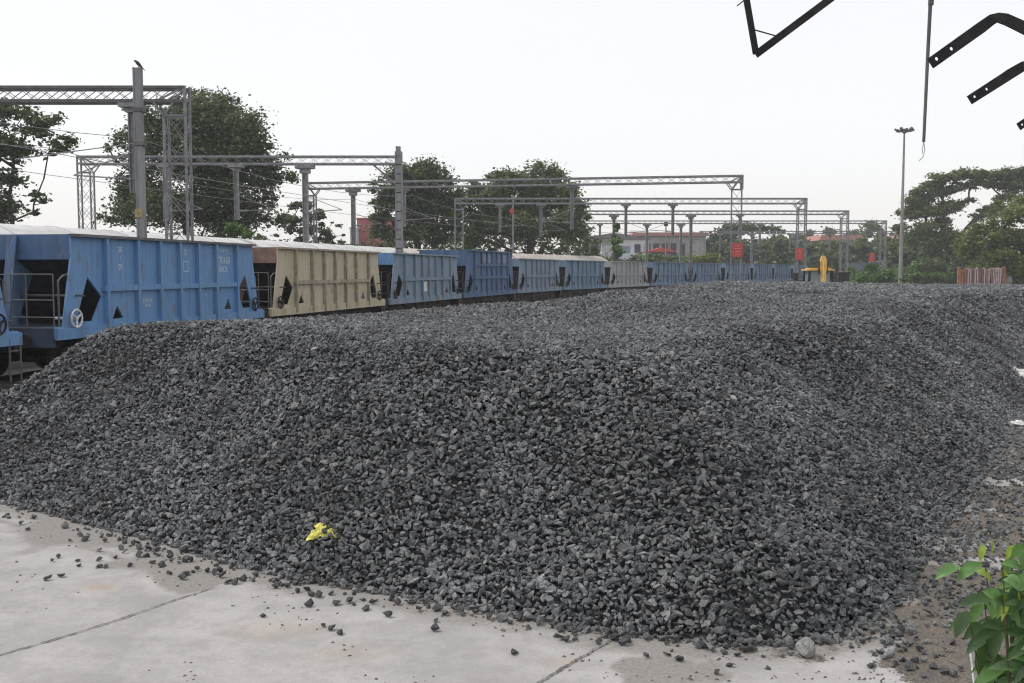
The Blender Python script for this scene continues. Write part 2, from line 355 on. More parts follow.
Z = (fbm(X, Y, .5, 21)-.5)*.012 + (fbm(X, Y, 4, 22, 3)-.5)*.004
sdg = signed_dist(X, Y)
ja, jb = gp(0, 655), gp(200, 592)
jn = Vector((-(jb-ja).y, (jb-ja).x)).normalized()
above = (X-ja.x)*jn[0]+(Y-ja.y)*jn[1]         # distance beyond the joint line, towards the heap
wn = fbm(X, Y, 1.4, 41); wn2 = fbm(X, Y, 3.0, 43)
out = -sdg
dust = np.exp(-np.clip(out, 0, 9)/.35)*1.1*(.5+wn2)
wedge = sstep(0.0, 0.05, above)*sstep(1.05, .35, out+(wn-.5)*1.3)*sstep(-6.2, -4.6, X)
dust = np.maximum(dust, wedge*1.0)
dust = np.maximum(dust, np.exp(-np.abs(above)/.035)*.75*wn2*(X < -1.9))
band = sstep(.16, .0, np.abs(out-.55-.25*(wn-.5)))*(X < -3.5)
dust = np.maximum(dust, band*.6)
pa = gp(650, 655); pb = gp(690, 683)
mud = sstep(.42, .12, np.hypot((X-pa.x-.15)*.8, (Y-pa.y+.25)*1.0)+(wn2-.5)*.7)
dust = np.maximum(dust, mud*.9)
soil = sstep(0, .5, (X-2.55-.15*(Y-7.2))+(wn-.5)*1.3+(wn2-.5)*.6)*.95
tongue = sstep(.5, .2, out+(wn-.5)*.5)*(X > 1.0)*.45*sstep(1, 2, X)
soil = np.maximum(soil, tongue)
# bare pale concrete showing through on the right
for (px, py, ra, rb) in [(1000, 482, 1.3, .16), (950, 508, .45, .10), (1024, 428, .5, .35), (935, 548, .5, .1), (905, 600, .22, .12), (870, 642, .25, .10), (960, 545, .4, .12), (985, 565, .5, .13)]:
    q = gp(px, py); dd = np.hypot((X-q.x)/ra, (Y-q.y)/rb/2.2)
    soil -= .85*sstep(1.3, .5, dd+(wn2-.5)*1.6)
rust = np.zeros_like(X)
for (px, py, ra, rb, k) in [(95, 587, .22, .12, .8), (285, 630, .5, .25, .35), (350, 655, .4, .2, .3), (560, 662, .15, .08, .5)]:
    q = gp(px, py); rust = np.maximum(rust, k*sstep(1.2, .2, np.hypot((X-q.x)/ra, (Y-q.y)/rb)+(wn2-.5)*.8))
me = bpy.data.meshes.new('pavement')
idx = np.arange(nx*ny).reshape(ny, nx)
F = np.stack([idx[:-1, :-1], idx[:-1, 1:], idx[1:, 1:], idx[1:, :-1]], -1).reshape(-1, 4)
F = F[~((Y[F[:, 0]] > 14.2+.4*np.sin(X[F[:, 0]]*3)) & (X[F[:, 0]] < -5))]
me.from_pydata(np.stack([X, Y, Z], 1).tolist(), [], F.tolist())
for nm, a in (('dust', dust), ('soil', soil), ('rust', rust)):
    at_ = me.attributes.new(nm, 'FLOAT', 'POINT'); at_.data.foreach_set('value', np.clip(a, 0, 1).astype(np.float32))
me.polygons.foreach_set('use_smooth', [True]*len(me.polygons)); me.materials.append(pavement_material())
pav = bpy.data.objects.new('pavement', me); COL.objects.link(pav); tag(pav, kind='structure')
M['joint'] = mat('dirt_filled_joint', (0.10, 0.095, 0.09), (0.22, 0.21, 0.20), 12, rough=.95)
def joint(pts, w, name='pavement_joint'):
    P_ = [gp(*p) for p in pts]; vs_ = []; fs = []
    n = 90; L_ = []
    for i in range(n+1):
        t = i/n*(len(P_)-1); k = min(int(t), len(P_)-2); q = P_[k].lerp(P_[k+1], t-k)
        d = (P_[k+1]-P_[k]).normalized(); nr = Vector((-d.y, d.x, 0))
        ww = w*random.uniform(.35, 1.2); off = random.uniform(-.3, .3)*w
        vs_ += [q+nr*(ww/2+off)+Vector((0, 0, .012)), q-nr*(ww/2-off)+Vector((0, 0, .012))]
    fs = [(2*i, 2*i+1, 2*i+3, 2*i+2) for i in range(n)]
    m_ = MB(); m_.add(vs_, fs); o = m_.build(name, M['joint'], fix=False); tag(o, kind='structure')
joint([(-60, 676), (0, 656), (70, 636), (120, 620), (165, 604), (215, 588)], .020)
joint([(500, 705), (540, 683), (575, 662), (618, 637)], .022)

# ------------------------------------------------------------------ heap object (core surface + stones by geometry nodes)
def grid_pts(sp, x0, x1, y0, y1):
    xs = np.arange(x0, x1, sp); ys = np.arange(y0, y1, sp); a, b = np.meshgrid(xs, ys); a = a.ravel(); b = b.ravel()
    return a+rng.uniform(-.5, .5, a.shape)*sp, b+rng.uniform(-.5, .5, b.shape)*sp
pts = []
def in_view(x, y, m=.10): return np.abs(x) < (0.512+m)*y+1.2
for sp, r0, r1, size in ((.035, 0, 14.5, .073), (.045, 14.5, 22, .076), (.060, 22, 32, .084), (.085, 32, 48, .115), (.13, 48, 90, .17)):
    x, y = grid_pts(sp, -10, 46, 6, 78)
    r = np.hypot(x, y); k = (r >= r0) & (r < r1) & in_view(x, y)
    x, y = x[k], y[k]; sd_ = signed_dist(x, y); k = sd_ > -.06; x, y, sd_ = x[k], y[k], sd_[k]
    z = heap_h(x, y, sd_); z = np.maximum(z, 0.0)+rng.uniform(-.022, .034, x.shape)+.008
    s = size*rng.lognormal(0, .27, x.shape); s = np.clip(s, size*.45, size*2.1)
    pts.append(np.stack([x, y, z, s], 1))
# fringe of loose stones round the foot (dense and countless)
x = rng.uniform(-9, 16, 200000); y = rng.uniform(6, 26, 200000); sd_ = signed_dist(x, y); o_ = -sd_
right = sstep(2.3, 3.4, x)
prob = (1-.6*sstep(9.2, 7.8, y)*sstep(2.8, 3.4, x))*np.where(o_ < 0, 0, np.exp(-o_/(.13+1.1*right))*(.45+.85*right))*np.clip(.3+1.4*fbm(x, y, 1.3, 77, 3)-.25, .05, 1.2)
k = (rng.uniform(0, 1, x.shape) < prob*.85) & (o_ > 0) & ((x > 2.4) | (o_ < .34))
x, y = x[k], y[k]; s = np.clip(.052*rng.lognormal(0, .4, x.shape), .02, .12)
pts.append(np.stack([x, y, s*.28, s], 1))
Pn = np.concatenate(pts); NP = len(Pn)
print('stones', NP)
sp = .14; xs = np.arange(-9.6, 46, sp); ys = np.arange(6.8, 76, sp); cx, cy = np.meshgrid(xs, ys); sh = cx.shape
sdc = signed_dist(cx.ravel(), cy.ravel()); cz = heap_h(cx.ravel(), cy.ravel(), sdc)-.035
cz = cz.reshape(sh); ids = -np.ones(sh, int); keep = sdc.reshape(sh) > -.05
cellkeep = keep[:-1, :-1] & keep[:-1, 1:] & keep[1:, 1:] & keep[1:, :-1]
used = np.zeros(sh, bool)
for a, b in ((slice(None, -1), slice(None, -1)), (slice(None, -1), slice(1, None)), (slice(1, None), slice(1, None)), (slice(1, None), slice(None, -1))): used[a, b] |= cellkeep
ids[used] = np.arange(used.sum())
core = np.stack([cx[used], cy[used], np.maximum(cz[used], -.03)], 1)
q = np.stack([ids[:-1, :-1], ids[:-1, 1:], ids[1:, 1:], ids[1:, :-1]], -1)[cellkeep]
NC = len(core)
me = bpy.data.meshes.new('ballast_heap')
me.vertices.add(NC+NP); me.vertices.foreach_set('co', np.concatenate([core, Pn[:, :3]]).astype(np.float32).ravel())
me.loops.add(q.size); me.loops.foreach_set('vertex_index', q.ravel().astype(np.int32))
me.polygons.add(len(q)); me.polygons.foreach_set('loop_start', np.arange(0, q.size, 4, dtype=np.int32)); me.update(calc_edges=True); me.validate()
def addattr(nm, typ, arr, key='value'):
    a = me.attributes.new(nm, typ, 'POINT'); a.data.foreach_set(key, arr)
addattr('is_stone', 'BOOLEAN', np.concatenate([np.zeros(NC, bool), np.ones(NP, bool)]))
addattr('stone_kind', 'INT', np.concatenate([np.zeros(NC), rng.integers(0, 16, NP)]).astype(np.int32))
addattr('stone_size', 'FLOAT', np.concatenate([np.zeros(NC), Pn[:, 3]]).astype(np.float32))
tone = (fbm(Pn[:, 0], Pn[:, 1], .55, 51, 4)-.5)*.9+(fbm(Pn[:, 0], Pn[:, 1]*.6, 2.2, 52, 3)-.5)*.5
addattr('tone', 'FLOAT', np.concatenate([np.zeros(NC), tone]).astype(np.float32))
rot = np.zeros((NC+NP, 3), np.float32); rot[NC:, 0] = rng.normal(0, .65, NP); rot[NC:, 1] = rng.normal(0, .65, NP); rot[NC:, 2] = rng.uniform(0, 6.283, NP)
addattr('stone_rot', 'FLOAT_VECTOR', rot.ravel(), 'vector')
me.materials.append(M['heap_core'])
heap = bpy.data.objects.new('ballast_heap', me); COL.objects.link(heap)
tag(heap, 'long heap of dark grey crushed stone ballast beside the wagons', 'gravel heap', kind='stuff')

# loose stones one can count, lying on the pale concrete
def ground_z(x, y): return 0.0
loose = []
named_px = [(12, 509), (18, 511), (4, 518), (33, 518), (23, 526), (28, 531), (65, 529), (80, 536), (88, 530), (100, 538), (109, 536), (106, 543), (120, 540), (127, 544), (124, 553), (100, 552), (100, 561), (98, 567), (107, 567), (131, 568), (51, 562), (58, 559), (80, 567), (79, 562), (61, 577), (47, 580), (140, 549), (150, 550), (140, 556), (146, 557), (158, 556), (169, 554), (170, 558), (179, 560), (179, 564), (190, 562), (169, 575), (184, 579), (187, 575), (194, 572), (215, 575), (223, 577), (228, 584), (235, 584), (263, 618), (255, 581), (271, 583), (277, 582), (275, 589), (281, 586), (285, 588), (296, 594), (306, 590), (319, 598), (331, 595), (363, 600), (366, 610), (387, 618), (323, 628), (332, 630), (341, 635), (391, 602), (411, 604), (428, 607), (438, 611), (453, 612), (437, 623), (434, 631), (477, 615), (519, 621), (534, 620), (551, 627), (513, 655), (575, 634), (624, 646), (629, 642), (615, 640), (647, 658), (667, 656), (680, 662), (704, 649), (717, 675), (730, 668), (727, 650), (739, 652), (752, 651), (738, 657), (851, 647), (121, 549), (133, 546), (86, 541), (115, 558), (163, 566), (172, 562), (153, 563), (196, 568), (208, 573), (243, 580), (372, 604), (398, 606), (418, 610), (446, 616), (462, 615), (490, 619), (880, 655), (905, 662), (918, 650), (893, 640), (870, 668), (935, 668), (560, 640), (598, 641), (350, 603), (310, 606)]
for i, (px, py) in enumerate(named_px):
    p = gp(px+random.uniform(-1, 1), py+random.uniform(-1, 1)); p.z = 0
    loose.append((p, random.uniform(.06, .115)))
for i in range(75):
    px = random.choice((random.uniform(0, 340), random.uniform(60, 300), random.uniform(300, 800))); yb = np.interp(px, [0, 50, 100, 150, 200, 250, 300, 400, 500, 575, 650, 725, 805], [502, 514, 526, 538, 554, 568, 580, 595, 612, 629, 638, 645, 646])
    p = gp(px, yb+3+abs(random.gauss(0, 9 if px < 340 else 6))); p.z = 0; loose.append((p, random.uniform(.035, .095)))
stone_objs = []
M['loose'] = mat('dark_loose_stone', (0.032, 0.033, 0.036), (0.065, 0.067, 0.07), 3, rough=.75)  # darker than the heap stones: shadow and wet both painted into the colour
DARK = []
for m0 in STONES: m1 = m0.copy(); m1.materials[0] = M['loose']; DARK.append(m1)
for i, (p, s) in enumerate(loose):
    me_ = STONES[i] if i < 16 else DARK[i % 16]
    o = bpy.data.objects.new('ballast_stone', me_); COL.objects.link(o)
    o.scale = (s, s, s); o.rotation_euler = (random.uniform(-.5, .5), random.uniform(-.5, .5), random.uniform(0, 6.28)); o.location = (p.x, p.y, s*.27)
    tag(o, 'dark grey ballast stone lying loose on the pale concrete along the foot of the heap', 'stone', 'loose stones in front of the heap')
    stone_objs.append(o)
bpy.context.view_layer.update()
for o in stone_objs:   # rest each stone on the ground
    lo = min((o.matrix_world @ v.co).z for v in o.data.vertices); o.location.z += .004-lo
def big_stone(px, py, size, m, label, name='large_stone', seed=900):
    bm = bmesh.new(); bmesh.ops.create_icosphere(bm, subdivisions=3, radius=.5)
    rr = random.Random(seed); planes = [(Vector((rr.gauss(0,1), rr.gauss(0,1), rr.gauss(0,1))).normalized(), rr.uniform(.30, .44)) for _ in range(14)]
    for v in bm.verts:
        for nrm, dd in planes:
            e = v.co.dot(nrm)-dd
            if e > 0: v.co -= nrm*e
    me = bpy.data.meshes.new(name); bm.to_mesh(me); bm.free(); me.materials.append(m)
    o = bpy.data.objects.new(name, me); COL.objects.link(o); p = gp(px, py); o.location = (p.x, p.y, size*.36); o.scale = (size, size*.9, size*.95)
    tag(o, label, 'stone'); return o
M['pale_stone'] = mat('pale_grey_stone', (0.30, 0.30, 0.29), (0.16, 0.16, 0.15), 5, rough=.8, bump=.6, bscale=14)
big_stone(805, 656, .175, M['pale_stone'], 'largest pale grey stone standing on the concrete at the front corner of the heap')

ng = bpy.data.node_groups.new('stones', 'GeometryNodeTree')
ng.interface.new_socket('Geometry', in_out='INPUT', socket_type='NodeSocketGeometry'); ng.interface.new_socket('Geometry', in_out='OUTPUT', socket_type='NodeSocketGeometry')
N = ng.nodes; L = ng.links; gi = N.new('NodeGroupInput'); go = N.new('NodeGroupOutput')
jn_ = N.new('GeometryNodeJoinGeometry')
for i in range(15, -1, -1):
    oi = N.new('GeometryNodeObjectInfo'); oi.inputs['Object'].default_value = stone_objs[i]; oi.transform_space = 'ORIGINAL'
    g2 = N.new('GeometryNodeGeometryToInstance'); L.new(oi.outputs['Geometry'], g2.inputs[0]); L.new(g2.outputs[0], jn_.inputs[0])
iop = N.new('GeometryNodeInstanceOnPoints'); L.new(gi.outputs[0], iop.inputs['Points']); L.new(jn_.outputs[0], iop.inputs['Instance'])
iop.inputs['Pick Instance'].default_value = True
def named(nm, typ):
    a = N.new('GeometryNodeInputNamedAttribute'); a.data_type = typ; a.inputs[0].default_value = nm; return a.outputs[0]
L.new(named('is_stone', 'BOOLEAN'), iop.inputs['Selection']); L.new(named('stone_kind', 'INT'), iop.inputs['Instance Index'])
L.new(named('stone_size', 'FLOAT'), iop.inputs['Scale'])
e2r = N.new('FunctionNodeEulerToRotation'); L.new(named('stone_rot', 'FLOAT_VECTOR'), e2r.inputs[0]); L.new(e2r.outputs[0], iop.inputs['Rotation'])
dl = N.new('GeometryNodeDeleteGeometry'); dl.domain = 'POINT'; L.new(gi.outputs[0], dl.inputs[0]); L.new(named('is_stone', 'BOOLEAN'), dl.inputs[1])
j2 = N.new('GeometryNodeJoinGeometry'); L.new(dl.outputs[0], j2.inputs[0]); L.new(iop.outputs[0], j2.inputs[0]); L.new(j2.outputs[0], go.inputs[0])
md = heap.modifiers.new('stones', 'NODES'); md.node_group = ng

# small chips and leaves on the concrete, countless
M['chip'] = mat('dark_chips', (0.10, 0.095, 0.09), (0.18, 0.16, 0.13), 9, rough=.9)
c_ = MB(); rr = random.Random(4)
cl = [(rr.uniform(0, 960), rr.random()**2.2) for _ in range(46)]
for i in range(420):
    c0, t0 = rr.choice(cl); px = min(max(c0+rr.gauss(0, 20), 0), 1000); t = min(max(t0+rr.gauss(0, .05), 0), 1)
    yb = np.interp(px, [0, 200, 400, 620, 840, 1000], [500, 555, 596, 635, 640, 640])
    py = yb+4+t*(690-yb); p = gp(px, py); s = rr.uniform(.004, .020); a = rr.gauss(.3, .5)
    dx, dy = math.cos(a)*s, math.sin(a)*s
    c_.add([(p.x-dx, p.y-dy, .004), (p.x+dy*.5, p.y-dx*.5, .004), (p.x+dx, p.y+dy, .004), (p.x-dy*.5, p.y+dx*.5, .004), (p.x, p.y, .006+s*.5)],
           [(0, 1, 4), (1, 2, 4), (2, 3, 4), (3, 0, 4)])
tag(c_.build('stone_chips', M['chip']), 'tiny dark chips strewn over the concrete', 'stone chips', kind='stuff')

# ------------------------------------------------------------------ crumpled yellow rag, white sacks
def rag(name, p, size, m, label, cat, seed, flat=.35, n=14):
    rr = random.Random(seed); bm = bmesh.new(); grid = {}
    for i in range(n):
        for j in range(n):
            u, v = i/(n-1)-.5, j/(n-1)-.5
            r = 1+.28*math.sin(3*math.atan2(v, u)+seed)+.12*math.sin(7*math.atan2(v, u)+2*seed)
            w = math.sin(u*17+seed)*math.cos(v*13)*.12+rr.uniform(-.07, .07)
            grid[i, j] = bm.verts.new((u*size*r, v*size*.75*r, size*(flat*(.25-u*u-v*v)+w*flat*1.6)+rr.uniform(-.01, .01)*size))
    for i in range(n-1):
        for j in range(n-1): bm.faces.new((grid[i, j], grid[i+1, j], grid[i+1, j+1], grid[i, j+1]))
    me = bpy.data.meshes.new(name); bm.to_mesh(me); bm.free(); me.materials.append(m)
    o = bpy.data.objects.new(name, me); COL.objects.link(o); o.location = p
    s = o.modifiers.new('thick', 'SOLIDIFY'); s.thickness = size*.02
    tag(o, label, cat); return o
def on_heap(px, py):
    """march the pixel's ray to the heap surface"""
    a = at(px, py, 1.0)-Vector((0, 0, EYE)); t = 4.0
    while t < 60:
        x, y, z = a.x*t, a.y*t, EYE+a.z*t
        if z <= max(float(heap_h(np.array([x]), np.array([y]))[0]), 0): return Vector((x, y, z))
        t += .02
    return Vector((a.x*t, a.y*t, 0))
M['yrag'] = mat('yellow_plastic', (0.72, 0.68, 0.17), (0.50, 0.46, 0.10), 24, rough=.45, bump=.4)
M['sack'] = mat('white_woven_plastic', (0.75, 0.75, 0.73), (0.5, 0.5, 0.48), 10, rough=.6, bump=.4)
p = on_heap(323, 534)
rg = rag('plastic_bag', p+Vector((0, -.01, .03)), .22, M['yrag'], 'crumpled yellow plastic bag caught on the front slope of the heap', 'plastic bag', 3, .22, 20)
rg.rotation_euler = (R(36), 0, .1)
p = on_heap(1019, 375)
sk = rag('woven_sack', p+Vector((.15, 0, .05)), .62, M['sack'], 'white woven sack lying high on the far right slope of the heap', 'sack', 5, .2); sk.rotation_euler = (R(25), R(10), -.3)
p = on_heap(1021, 427)
sk = rag('woven_sack', p+Vector((.1, 0, .04)), .42, M['sack'], 'torn white sack at the foot of the right slope of the heap', 'sack', 8, .25); sk.rotation_euler = (R(20), 0, .5)

# ------------------------------------------------------------------ railway tracks and the path of the wagons
FACE = [(-13.6, 6), (-12.4, 12), (-11.35, 18.5), (-10.45, 23.8), (-8.6, 34.4), (-6.1, 45.5), (-3.4, 56.5), (-.3, 68), (3.4, 79.5), (8.2, 91), (13.6, 102), (19.4, 112), (25, 122), (30.6, 131.5), (36, 141.5), (41.5, 152), (47, 162), (60, 187), (80, 225)]
def catmull(P, n=24):
    P = [Vector(p) for p in P]; P = [2*P[0]-P[1]]+P+[2*P[-1]-P[-2]]; out = []
    for i in range(1, len(P)-2):
        for k in range(n):
            t = k/n; a, b, c, d = P[i-1:i+3]
            out.append(.5*((2*b)+(c-a)*t+(2*a-5*b+4*c-d)*t*t+(3*b-a-3*c+d)*t**3))
    out.append(P[-2]); return out
PATH = catmull(FACE); ARC = [0]
for a, b in zip(PATH, PATH[1:]): ARC.append(ARC[-1]+(b-a).length)
ARC = np.array(ARC); PXY = np.array([(p.x, p.y) for p in PATH])
def path_at(s, off=0.0):
    x = np.interp(s, ARC, PXY[:, 0]); y = np.interp(s, ARC, PXY[:, 1])
    x2 = np.interp(s+.5, ARC, PXY[:, 0]); y2 = np.interp(s+.5, ARC, PXY[:, 1]); x1 = np.interp(s-.5, ARC, PXY[:, 0]); y1 = np.interp(s-.5, ARC, PXY[:, 1])
    d = Vector((x2-x1, y2-y1)).normalized(); n = Vector((-d.y, d.x))
    return Vector((x, y))+n*off, d
S0 = ARC[np.argmin(np.hypot(PXY[:, 0]+10.45, PXY[:, 1]-23.8))]
M['railsteel'] = mat('rail_steel', (0.07, 0.045, 0.035), (0.035, 0.028, 0.025), 4, rough=.7, metal=.3)
M['sleeper'] = mat('concrete_sleeper', (0.22, 0.21, 0.20), (0.14, 0.135, 0.13), 4, rough=.9)
M['bed'] = mat('dark_track_ballast', (0.05, 0.045, 0.04), (0.11, 0.10, 0.09), 9, rough=.95, bump=1, bscale=25, lo=.35, hi=.65)  # dark bed, wide enough to cover the paler ground between the tracks
def track(off, s0, s1, step=2.0):
    o, d = path_at(S0, off); org = Vector((o.x, o.y, 0)); root = empty('railway_track', org)
    tag(root, None, None, None, 'structure')
    ss = np.arange(s0, s1, step)
    bed = MB(org); vs_ = []; fs = []
    for s in ss:
        p, d = path_at(s, off); n = Vector((-d.y, d.x))
        for w, z in ((-3.15, .004), (-1.5, .08), (1.5, .08), (3.15, .004)): q = p+n*w; vs_.append((q.x, q.y, z))
    for i in range(len(ss)-1):
        for k in range(3): fs.append((i*4+k, i*4+k+1, i*4+k+5, i*4+k+4))
    bed.add(vs_, fs); bed.build('track_bed', M['bed'], root, fix=False)
    for sg in (-.84, .84):
        r = MB(org)
        for a, b in zip(ss, ss[1:]):
            p, d = path_at(a, off+sg); q, _ = path_at(b, off+sg)
            r.bar((p.x, p.y, .15), (q.x, q.y, .15), .07, .15)
        r.build('rail', M['railsteel'], root)
    sl = MB(org)
    for s in np.arange(s0, min(s1, s0+60), .65):
        p, d = path_at(s, off); n = Vector((-d.y, d.x)); a = p-n*1.3; b = p+n*1.3
        sl.bar((a.x, a.y, .07), (b.x, b.y, .07), .22, .12)
    for k, m_ in enumerate([sl]): m_.build('sleepers', M['sleeper'], root)
track(1.5, S0-18, S0+185); track(7.9, S0-18, S0+130)

# ------------------------------------------------------------------ hopper wagons
def text_mesh(body, size, mat_, parent, loc, name='lettering', rz=0.0):
    """lettering lying on the near side face (x along the wagon, z up), facing -y"""
    cu = bpy.data.curves.new(name, 'FONT'); cu.body = body; cu.size = size; cu.extrude = .003; cu.align_x = 'CENTER'; cu.offset = size*.015
    cu.space_line = .95
    tmp = bpy.data.objects.new(name, cu); COL.objects.link(tmp)
    dg = bpy.context.evaluated_depsgraph_get(); me = bpy.data.meshes.new_from_object(tmp.evaluated_get(dg)); me.name = name
    bpy.data.objects.remove(tmp); me.materials.clear(); me.materials.append(mat_)
    o = bpy.data.objects.new(name, me); COL.objects.link(o); o.parent = parent; o.location = loc; o.rotation_euler = (R(90), 0, rz); return o
LB, WB, ZB, ZS = 10.1, 3.0, 1.25, 1.52
RIBS = [1.35, 2.8, 3.95, 5.05, 6.15, 7.3, 8.75]
def bogie(parent, xc, det):
    b = MB()
    for y in (.42, 2.58):
        pl = [(-1.25, .72), (-1.25, .95), (-.55, 1.12), (.55, 1.12), (1.25, .95), (1.25, .72), (.95, .72), (.5, .50), (-.5, .50), (-.95, .72)]
        b.plate(pl, [], lambda p, y=y: (xc+p[0], y-.07, p[1]), lambda p, y=y: (xc+p[0], y+.07, p[1]))
        if det:
            for k in (-.15, .15): b.tube([(xc+k, y-.09, .55), (xc+k, y-.09, .95)], .07, 8)
            for k in (-1.0, 1.0): b.box(xc+k-.13, xc+k+.13, y-.13, y+.13, .58, .80)
    b.box(xc-.2, xc+.2, .3, 2.7, .8, 1.12)
    bo = b.build('bogie', M['rust'], parent)
    for dx in (-1.0, 1.0):
        w = MB()
        for y in (.62, 2.38):
            w.tube([(xc+dx, y-.065, .68), (xc+dx, y+.065, .68)], .45, 20 if det else 12)
            w.tube([(xc+dx, y-.10, .68), (xc+dx, y-.065, .68)], .14, 8)
        w.tube([(xc+dx, .4, .68), (xc+dx, 2.6, .68)], .08, 8)
        w.build('wheelset', M['railsteel'], bo)
def hopper(s, pm, label, zt=3.70, det=2, end_m=None, letters=False, patch=None, rib_m=None):
    a, _ = path_at(s); b, _ = path_at(s+LB); d = (b-a).normalized(); rz = math.atan2(d.y, d.x)
    root = empty('hopper_wagon', (a.x, a.y, 0), rz); tag(root, label, 'hopper wagon', 'hopper wagons standing in one long rake')
    end_m = end_m or pm; rib_m = rib_m or pm
    outer = [(0, zt), (LB, zt), (LB, 3.18), (LB+.40, ZS), (LB+.70, ZS), (LB+.70, ZB), (-.70, ZB), (-.70, ZS), (-.40, ZS), (0, 3.18)]
    pent = [(.20, 1.60), (.80, 1.60), (1.22, 2.18), (.62, 2.68), (.22, 1.85)]
    tri = [(1.66, 1.60), (2.16, 1.62), (1.88, 1.95)]
    mir = lambda l: [(LB-x, z) for x, z in l]
    for y0, y1 in ((0, .05), (WB-.05, WB)):
        m_ = MB(); m_.plate(outer, [pent, tri, mir(pent), mir(tri)], lambda p: (p[0], y0, p[1]), lambda p: (p[0], y1, p[1]))
        sw = m_.build('side_wall', pm, root)
        rb = MB(); out_ = -.12 if y0 == 0 else WB; o2 = out_+.12
        for x in RIBS: rb.box(x-.055, x+.055, out_, o2, ZB+.05, zt-.06)
        zm = 2.39
        xs = [RIBS[0]-.12]+RIBS+[RIBS[-1]+.12]
        for i, (xa, xb) in enumerate(zip(xs, xs[1:])):
            rb.box(xa+(.058 if i > 0 else 0), xb-(.058 if i < len(xs)-2 else 0), out_+.015, o2, zm-.07, zm+.07)
        if patch == 'tall':
            for xa, xb in zip(RIBS, RIBS[1:]): rb.box(xa+.058, xb-.058, out_+.015, o2, 3.1, 3.2)
        rb.build('ribs', rib_m, sw)
        rm = MB(); rm.box(-.02, LB+.02, out_-.02, o2+.05 if y0 == 0 else o2+.02, zt-.06, zt+.01); rm.build('top_rim', rib_m if rib_m is not pm else M['steel_dark'] if det > 1 else pm, sw)
        sl = MB(); sl.box(-.72, LB+.72, out_+.045, o2-.003 if y0 == 0 else o2-.04, ZB-.03, ZB+.24); sl.build('side_sill', pm, sw)
    for sgn, xe in ((1, 0), (-1, LB)):
        f = lambda x: xe+sgn*x
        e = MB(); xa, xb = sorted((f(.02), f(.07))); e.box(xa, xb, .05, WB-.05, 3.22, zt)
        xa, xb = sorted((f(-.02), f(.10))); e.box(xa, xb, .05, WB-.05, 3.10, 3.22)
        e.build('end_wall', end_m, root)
        h = MB(); h.add([(f(.08), .06, 3.15), (f(.08), WB-.06, 3.15), (f(2.9), WB-.06, 1.2), (f(2.9), .06, 1.2), (f(.16), .06, 3.15), (f(.16), WB-.06, 3.15), (f(2.98), WB-.06, 1.2), (f(2.98), .06, 1.2)],
                        [(0, 1, 2, 3), (4, 7, 6, 5), (0, 4, 5, 1), (2, 6, 7, 3), (0, 3, 7, 4), (1, 5, 6, 2)])
        h.build('slope_sheet', M['inside'], root)
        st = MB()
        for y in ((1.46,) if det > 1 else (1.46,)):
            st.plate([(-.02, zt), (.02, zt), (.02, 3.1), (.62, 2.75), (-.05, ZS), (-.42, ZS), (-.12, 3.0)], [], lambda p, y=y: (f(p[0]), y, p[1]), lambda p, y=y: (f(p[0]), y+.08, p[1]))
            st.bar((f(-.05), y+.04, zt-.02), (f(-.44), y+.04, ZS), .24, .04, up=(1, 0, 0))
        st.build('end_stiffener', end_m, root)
        pf = MB(); xa, xb = sorted((f(-.72), f(1.3))); pf.box(xa, xb, .05, WB-.05, 1.46, 1.50); xa, xb = sorted((f(-.72), f(-.62))); pf.box(xa, xb, .05, WB-.05, 1.05, 1.46)
        pf.build('end_platform', M['dullblue'] if det > 1 and pm is not M['cream'] else M['chassis'], root)
        co = MB(); co.bar((f(-.3), 1.5, 1.05), (f(-1.05), 1.5, 1.05), .2, .25); co.bar((f(-.95), 1.4, 1.05), (f(-1.22), 1.45, 1.05), .35, .3)
        co.build('coupler', M['chassis'], root)
        for y in (.75, 2.25):
            bu = MB(); bu.tube([(f(-.6), y, 1.2), (f(-.80), y, 1.2)], .16, 10); bu.build('buffer', M['chassis'], root)
        if det >= 1:
            ra = MB(); r_ = .016 if det > 1 else .03
            for (y0, y1) in ((.08, 1.15), (1.95, 2.9)):
                for y in (y0, (y0*.35+y1*.65), y1): ra.tube([(f(-.62), y, 1.5), (f(-.62), y, 2.75)], r_, 6)
                for z in (1.75, 2.15, 2.75): ra.tube([(f(-.62), y0, z), (f(-.62), y1, z)], r_, 6)
            ra.tube([(f(.12), -.22, 2.24), (f(.12), 2.9, 2.24)], .028, 6)
            ra.tube([(f(-.4), .1, 1.5), (f(-.4), .1, 2.6), (f(-.2), .1, 2.72), (f(-.05), .1, 2.75)], .025, 6)
            ra.build('hand_rail', M['steel_dark'] if det > 1 else M['chassis'], root)
            ld = MB(); lx = sgn
            for x in (f(-.66), f(-.30)): ld.tube([(x, -.06, 1.4), (x, -.06, .45)], .022, 6)
            for z in (.6, .85, 1.1): ld.tube([(f(-.66), -.06, z), (f(-.30), -.06, z)], .016, 6)
            (sgn < 0) and ld.build('ladder', M['steel_dark'], root)
            hw = MB(); c = (f(.02), -.08, 1.70)
            hw.ring(c, (0, 1, 0), .21, .026, 22)
            for k in range(3):
                an = 2*math.pi*k/3+.5; hw.bar(c, (c[0]+.21*math.cos(an), c[1], c[2]+.21*math.sin(an)), .045, .03)
            hw.tube([(c[0], c[1]-.03, c[2]), (c[0], .5, c[2])], .035, 8)
            hw.build('hand_wheel', M['white'] if letters and sgn > 0 else M['chassis'], root)
            h2 = MB(); c = (f(-.5), 2.35, 2.75); h2.ring(c, (1, 0, 0), .30, .022, 22)
            for k in range(4):
                an = math.pi*k/2+.3; h2.bar(c, (c[0], c[1]+.3*math.cos(an), c[2]+.3*math.sin(an)), .03, .02)
